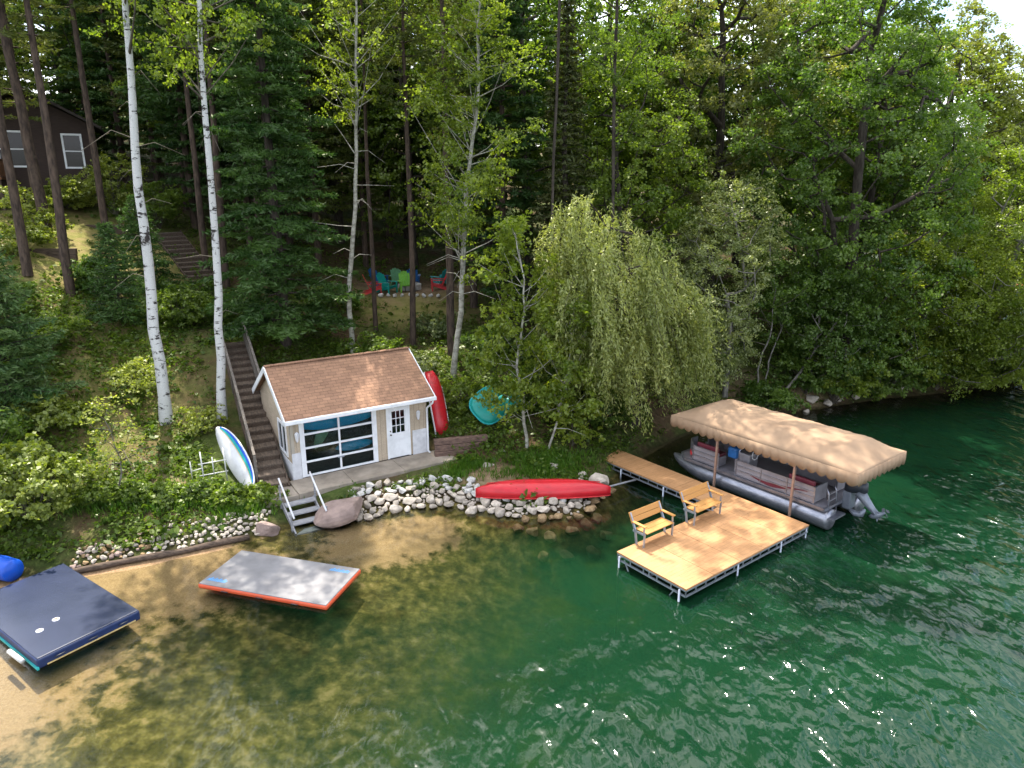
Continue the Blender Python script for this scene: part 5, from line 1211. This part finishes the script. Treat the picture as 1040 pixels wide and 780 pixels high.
def logo(x0, y0, w_, h_, flip):
    for i in range(9):
        x = x0 + i * w_ / 9; m.add([(x, y0, 0.1395), (x + w_ / 13, y0, 0.1395), (x + w_ / 13 + .03, y0 + h_ * (.7 + .3 * (i % 2)), 0.1395), (x + .03, y0 + h_ * (.7 + .3 * (i % 2)), 0.1395)], [(0, 1, 2, 3)])
logo(.12, .22, .62, .17, 0); logo(L - .85, 1.62, .62, .16, 0)
m.build('blue_print', M['mat_blue'], root)
for x in (.9, 2.0, 3.1): MB().path([(x - .11, -.03, .03), (x - .07, -.065, .06), (x + .07, -.065, .06), (x + .11, -.03, .03)], .012, 6).build('grab_handle', M['engine_dark'], root, True)
root, L = mat_raft('swim_raft', 'navy blue inflatable raft with glossy top beside the beach', 'raft', (-14.5, 16.5), (-14.5 + 3.42, 16.5 - 2.38), 2.45, -.02, .27, 'navy', 'navy_side')
for y in (.5, 1.25, 2.0): MB().path([(L - .01, y - .12, .12), (L + .035, y - .08, .14), (L + .035, y + .08, .14), (L - .01, y + .12, .12)], .014, 6).build('grab_handle', M['engine_dark'], root, True)
for x, y in ((3.02, .55), (2.85, 1.0)):
    vo = MB().path([(x, y, .27), (x, y, .285), (x, y, .295)], [.085, .085, .06], 14).build('valve', M['white_plastic'], root)
    MB().path([(x, y, .294), (x, y, .305)], [.032, .028], 10).build('valve_cap', M['orange'], vo)
MB().box(L * .0 + .2, L + .03, -.03, .02, .0, .06).build('keel_strip', M['teal2'], root)
MB().path([(L - 1.1, -.16, .13), (L - .42, -.14, .13)], .06, 10).build('side_tube', M['pipe'], root, True)
MB().box(L - .012, L + .02, .2, 2.3, .02, .05).build('seam', M['yellow'], root)
bm_ = thing('blue_barrel', 'bright blue plastic barrel lying on the beach edge', 'barrel', (-14.35, 17.95, .38), R(-20))
m = MB(); m.path([(-1.0, 0, 0), (-.98, 0, 0), (-.6, 0, 0), (-.2, 0, 0), (.22, 0, 0), (.27, 0, 0)], [.28, .31, .33, .33, .32, .29], 24); m.build('body', M['blue'], bm_, True)
m = MB()
for x in (-.62, -.2): m.path([(x - .02, 0, 0), (x + .02, 0, 0)], .34, 24)
m.build('hoop', M['blue'], bm_)
# ------------------------------------------------------------------ fire-pit seats
def adirondack(x, y, face, mt, label, ref={}):
    root = thing('garden_chair', label, 'garden chair', (x, y, zt(x, y)), face, 'garden chairs round the fire pit')
    if not ref:
        ref['seat'] = s = MB(); 
        for i in range(5): s.box(-.28, .28, -.30 + i * .115, -.20 + i * .115, .36 - i * .025, .385 - i * .025)
        ref['back'] = b_ = MB(); Mx = Matrix.Translation((0, .22, .26)) @ Matrix.Rotation(R(-24), 4, 'X')
        for i in range(5): b_.box(-.29 + i * .118, -.185 + i * .118, 0, .025, 0, (.72, .80, .84, .80, .72)[i], Mx)
        ref['arm'] = [MB().box(-.42, -.28, -.36, .34, .55, .575), MB().box(.28, .42, -.36, .34, .55, .575)]
        ref['legs'] = [MB().box(-.36, -.29, -.33, -.27, 0, .55), MB().box(.29, .36, -.33, -.27, 0, .55), MB().bar((-.3, -.3, .34), (-.3, .62, .03), .03, .12), MB().bar((.3, -.3, .34), (.3, .62, .03), .03, .12)]
    ref['seat'].build('seat', M[mt], root); ref['back'].build('backrest', M[mt], root); [q.build('armrest', M[mt], root) for q in ref['arm']]; [q.build('leg', M[mt], root) for q in ref['legs']]
    root.scale = (1.15,) * 3
ch = [(-8.15, 42.0, R(105), 'red_dull', 'bright red garden chair by the pale stone ring, next to the thinnest pine'),
      (-8.3, 44.4, R(150), 'blue_chair', 'blue garden chair behind the bright red one'),
      (-7.2, 45.0, R(175), 'mint', 'mint green garden chair in the back row'),
      (-7.4, 42.4, R(60), 'teal', 'dark teal garden chair right beside the bright red one'),
      (-6.3, 45.2, R(185), 'blue_chair', 'blue garden chair just behind the lime one'),
      (-6.35, 42.6, R(20), 'lime', 'lime green garden chair in front of the stone ring'),
      (-4.5, 43.0, R(-80), 'red_dull', 'red garden chair turned sideways beside the airy aspen'),
      (-4.5, 44.6, R(-130), 'teal2', 'turquoise garden chair behind the sideways red one')]
for c in ch: adirondack(*c)
fp = thing('fire_pit', 'ring of pale stones between the colourful garden chairs', 'fire pit', (-6.3, 43.7, zt(-6.3, 43.7)))
for i in range(12):
    t = i * math.pi / 6; Mx = Matrix.Translation((.6 * math.cos(t), .6 * math.sin(t), 0)) @ Matrix.Rotation(t, 4, 'Z'); MB().box(-.11, .11, -.14, .14, 0, .35, Mx).build('ring_stone', M['rock_white'], fp, bevel=.03)
MB().path([(0, 0, .02), (0, 0, .12)], [.48, .46], 16).build('ash', M['engine_dark'], fp)
for i in range(9):
    x = -7.7 + i * .42
    rock('edging_stone', 'rock_white', x, 41.55 + .08 * math.sin(i * 2), zt(x, 41.5) + .1, .36, 'pale stone edging the front of the fire-pit terrace', 'fire-pit edging stones', sx=1.1)
# ------------------------------------------------------------------ cabin
def cabin():
    cx = thing('cabin', 'dark brown log cabin with white windows among the pines', 'house', (-26.1, 46.4, 9.75), R(27))
    Wc, Dc, Ec, Rc = 13.0, 8.0, 4.6, 7.2      # extends to -x
    m = MB(); m.box(-Wc, 0, 0, Dc, 0, Ec)
    Mx = Matrix(((1, 0, 0, 0), (0, 0, 1, 0), (0, 1, 0, 0), (0, 0, 0, 1)))
    m.prism([(-6.4, Ec), (0, Ec), (-3.2, Rc - .9)], 0, .2, Mx)
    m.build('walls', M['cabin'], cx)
    r_ = MB()
    def slope(p, q, y0, y1, t=.16): r_.add([(p[0], y0, p[1]), (q[0], y0, q[1]), (q[0], y1, q[1]), (p[0], y1, p[1]), (p[0], y0, p[1] + t), (q[0], y0, q[1] + t), (q[0], y1, q[1] + t), (p[0], y1, p[1] + t)], [(3, 2, 1, 0), (4, 5, 6, 7), (0, 1, 5, 4), (1, 2, 6, 5), (2, 3, 7, 6), (3, 0, 4, 7)])
    slope((.7, Ec - .35), (-3.2, Rc - .75), -.9, Dc); slope((-3.2, Rc - .75), (-7.1, Ec - .35), -.9, Dc)
    slope((-7.0, Ec + .6), (-Wc - .5, Ec + .6), -.5, Dc)
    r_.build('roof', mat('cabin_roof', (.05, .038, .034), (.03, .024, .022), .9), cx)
    for x0, x1, z0, z1 in ((-1.55, -.45, 1.95, 4.0), (-4.9, -3.4, 2.0, 4.1), (-6.9, -6.2, 3.9, 4.5), (-10, -8.5, 1.8, 3.8)):
        f_ = MB(); w_ = .11
        for a, b_, c, d_ in ((x0, x0 + w_, z0, z1), (x1 - w_, x1, z0, z1), (x0 + w_, x1 - w_, z0, z0 + w_), (x0 + w_, x1 - w_, z1 - w_, z1), (x0 + w_, x1 - w_, (z0 + z1) / 2 - .03, (z0 + z1) / 2 + .03)): f_.box(a, b_, -.06, -.002, c, d_)
        fo = f_.build('window', M['white_paint'], cx); MB().box(x0 + .05, x1 - .05, -.02, -.012, z0 + .05, z1 - .05).build('glazing', M['glass_dark'], fo)
    d_ = MB(); d_.box(-Wc, -4.6, -2.6, -.01, 1.30, 1.45); do = d_.build('deck', M['rail_wood'], cx)
    q = MB(); q.bar((-Wc, -2.55, 2.42), (-4.65, -2.55, 2.42), .12, .06).bar((-Wc, -2.55, 1.62), (-4.65, -2.55, 1.62), .08, .06).bar((-4.65, -2.5, 2.42), (-4.65, -.1, 2.42), .12, .06)
    for i in range(50): x = -Wc + i * (Wc - 4.65) / 49; q.box(x - .05, x + .05, -2.58, -2.54, 1.64, 2.40)
    for i in range(16): y = -2.5 + i * .15; q.box(-4.67, -4.63, y - .045, y + .045, 1.48, 2.40)
    q.build('railing', M['rail_wood'], do)
    for x in (-4.75, -8, -10.5, -12.8): MB().box(x - .09, x + .09, -2.5, -2.32, -1.6, 1.3).build('post', M['timber'], do)
cabin()
# far moored boat glimpsed at the right edge
fb_ = thing('moored_boat', 'small white boat with red cover far across the water at the right edge', 'boat', (52.6, 72.0, 0), R(15))
h_ = hull(5, 1.9, .7, 16); h_.V = [(x, y, z + .62) for x, y, z in h_.V]; h_.build('hull', M['white_plastic'], fb_, True, solid=.05)
h_ = hull(4.2, 1.7, .4, 16); h_.V = [(x, -y, -z + .62) for x, y, z in h_.V]; h_.build('cover', M['red_dull'], fb_, True)

# ------------------------------------------------------------------ light, sky, camera
SUN_EL, SX, SY = R(59), -.36, .933
sd = bpy.data.lights.new('sun', 'SUN'); sd.energy = 5.0; sd.angle = R(.53); sd.color = (1, .93, .82)
so = bpy.data.objects.new('sun', sd); link(so)
dirv = Vector((SX * math.cos(SUN_EL), SY * math.cos(SUN_EL), math.sin(SUN_EL)))
so.rotation_euler = dirv.to_track_quat('Z', 'Y').to_euler()
wd_ = bpy.data.worlds.new('World'); SC.world = wd_; wd_.use_nodes = True; nt = wd_.node_tree; nt.nodes.clear()
out = N(nt, 'ShaderNodeOutputWorld'); bg = N(nt, 'ShaderNodeBackground'); bg.inputs['Strength'].default_value = .15
sky = N(nt, 'ShaderNodeTexSky', sky_type='NISHITA'); sky.sun_disc = False; sky.sun_elevation = SUN_EL; sky.sun_rotation = math.atan2(SX, SY) % (2 * math.pi)
sky.altitude = 200; sky.dust_density = 1.6
tc = N(nt, 'ShaderNodeTexCoord'); mp = N(nt, 'ShaderNodeMapping'); mp.inputs['Scale'].default_value = (1, 1, 2.4); nt.links.new(tc.outputs['Generated'], mp.inputs[0])
cl = ramp(nt, noise(nt, 2.6, 7, .58, mp.outputs[0], .3), [(.43, 0.), (.60, 1.)])
dt = N(nt, 'ShaderNodeVectorMath', operation='DOT_PRODUCT'); nt.links.new(tc.outputs['Generated'], dt.inputs[0]); dt.inputs[1].default_value = dirv
cc = ramp(nt, dt.outputs['Value'], [(.35, (.50, .51, .54)), (.98, (1, .98, .95))])
cc = mixc(nt, 1, cc, (22, 22, 22), 'MULTIPLY')
nt.links.new(mixc(nt, math2(nt, 'MULTIPLY', cl, .9), sky.outputs[0], cc), bg.inputs[0])
nt.links.new(bg.outputs[0], out.inputs[0])
cam = bpy.data.cameras.new('camera'); co = bpy.data.objects.new('camera', cam); link(co)
cam.sensor_fit = 'HORIZONTAL'; cam.sensor_width = 36; cam.lens = 36 * FPX / 1040; cam.clip_end = 2000; cam.clip_start = .2
co.location = (0, 0, CAMH); co.rotation_euler = (R(90) - PITCH, 0, 0); SC.camera = co
SC.view_settings.view_transform = 'Standard'; SC.view_settings.look = 'None'; SC.view_settings.exposure = 1.12; SC.view_settings.gamma = 1
SC.render.engine = 'CYCLES'; c = SC.cycles
c.max_bounces = 5; c.diffuse_bounces = 3; c.glossy_bounces = 2; c.transmission_bounces = 3; c.transparent_max_bounces = 8; c.volume_bounces = 0
c.caustics_reflective = False; c.caustics_refractive = False; c.sample_clamp_indirect = 6; c.use_denoising = True
try: c.denoiser = 'OPENIMAGEDENOISE'; c.denoising_input_passes = 'RGB_ALBEDO_NORMAL'
except Exception: pass
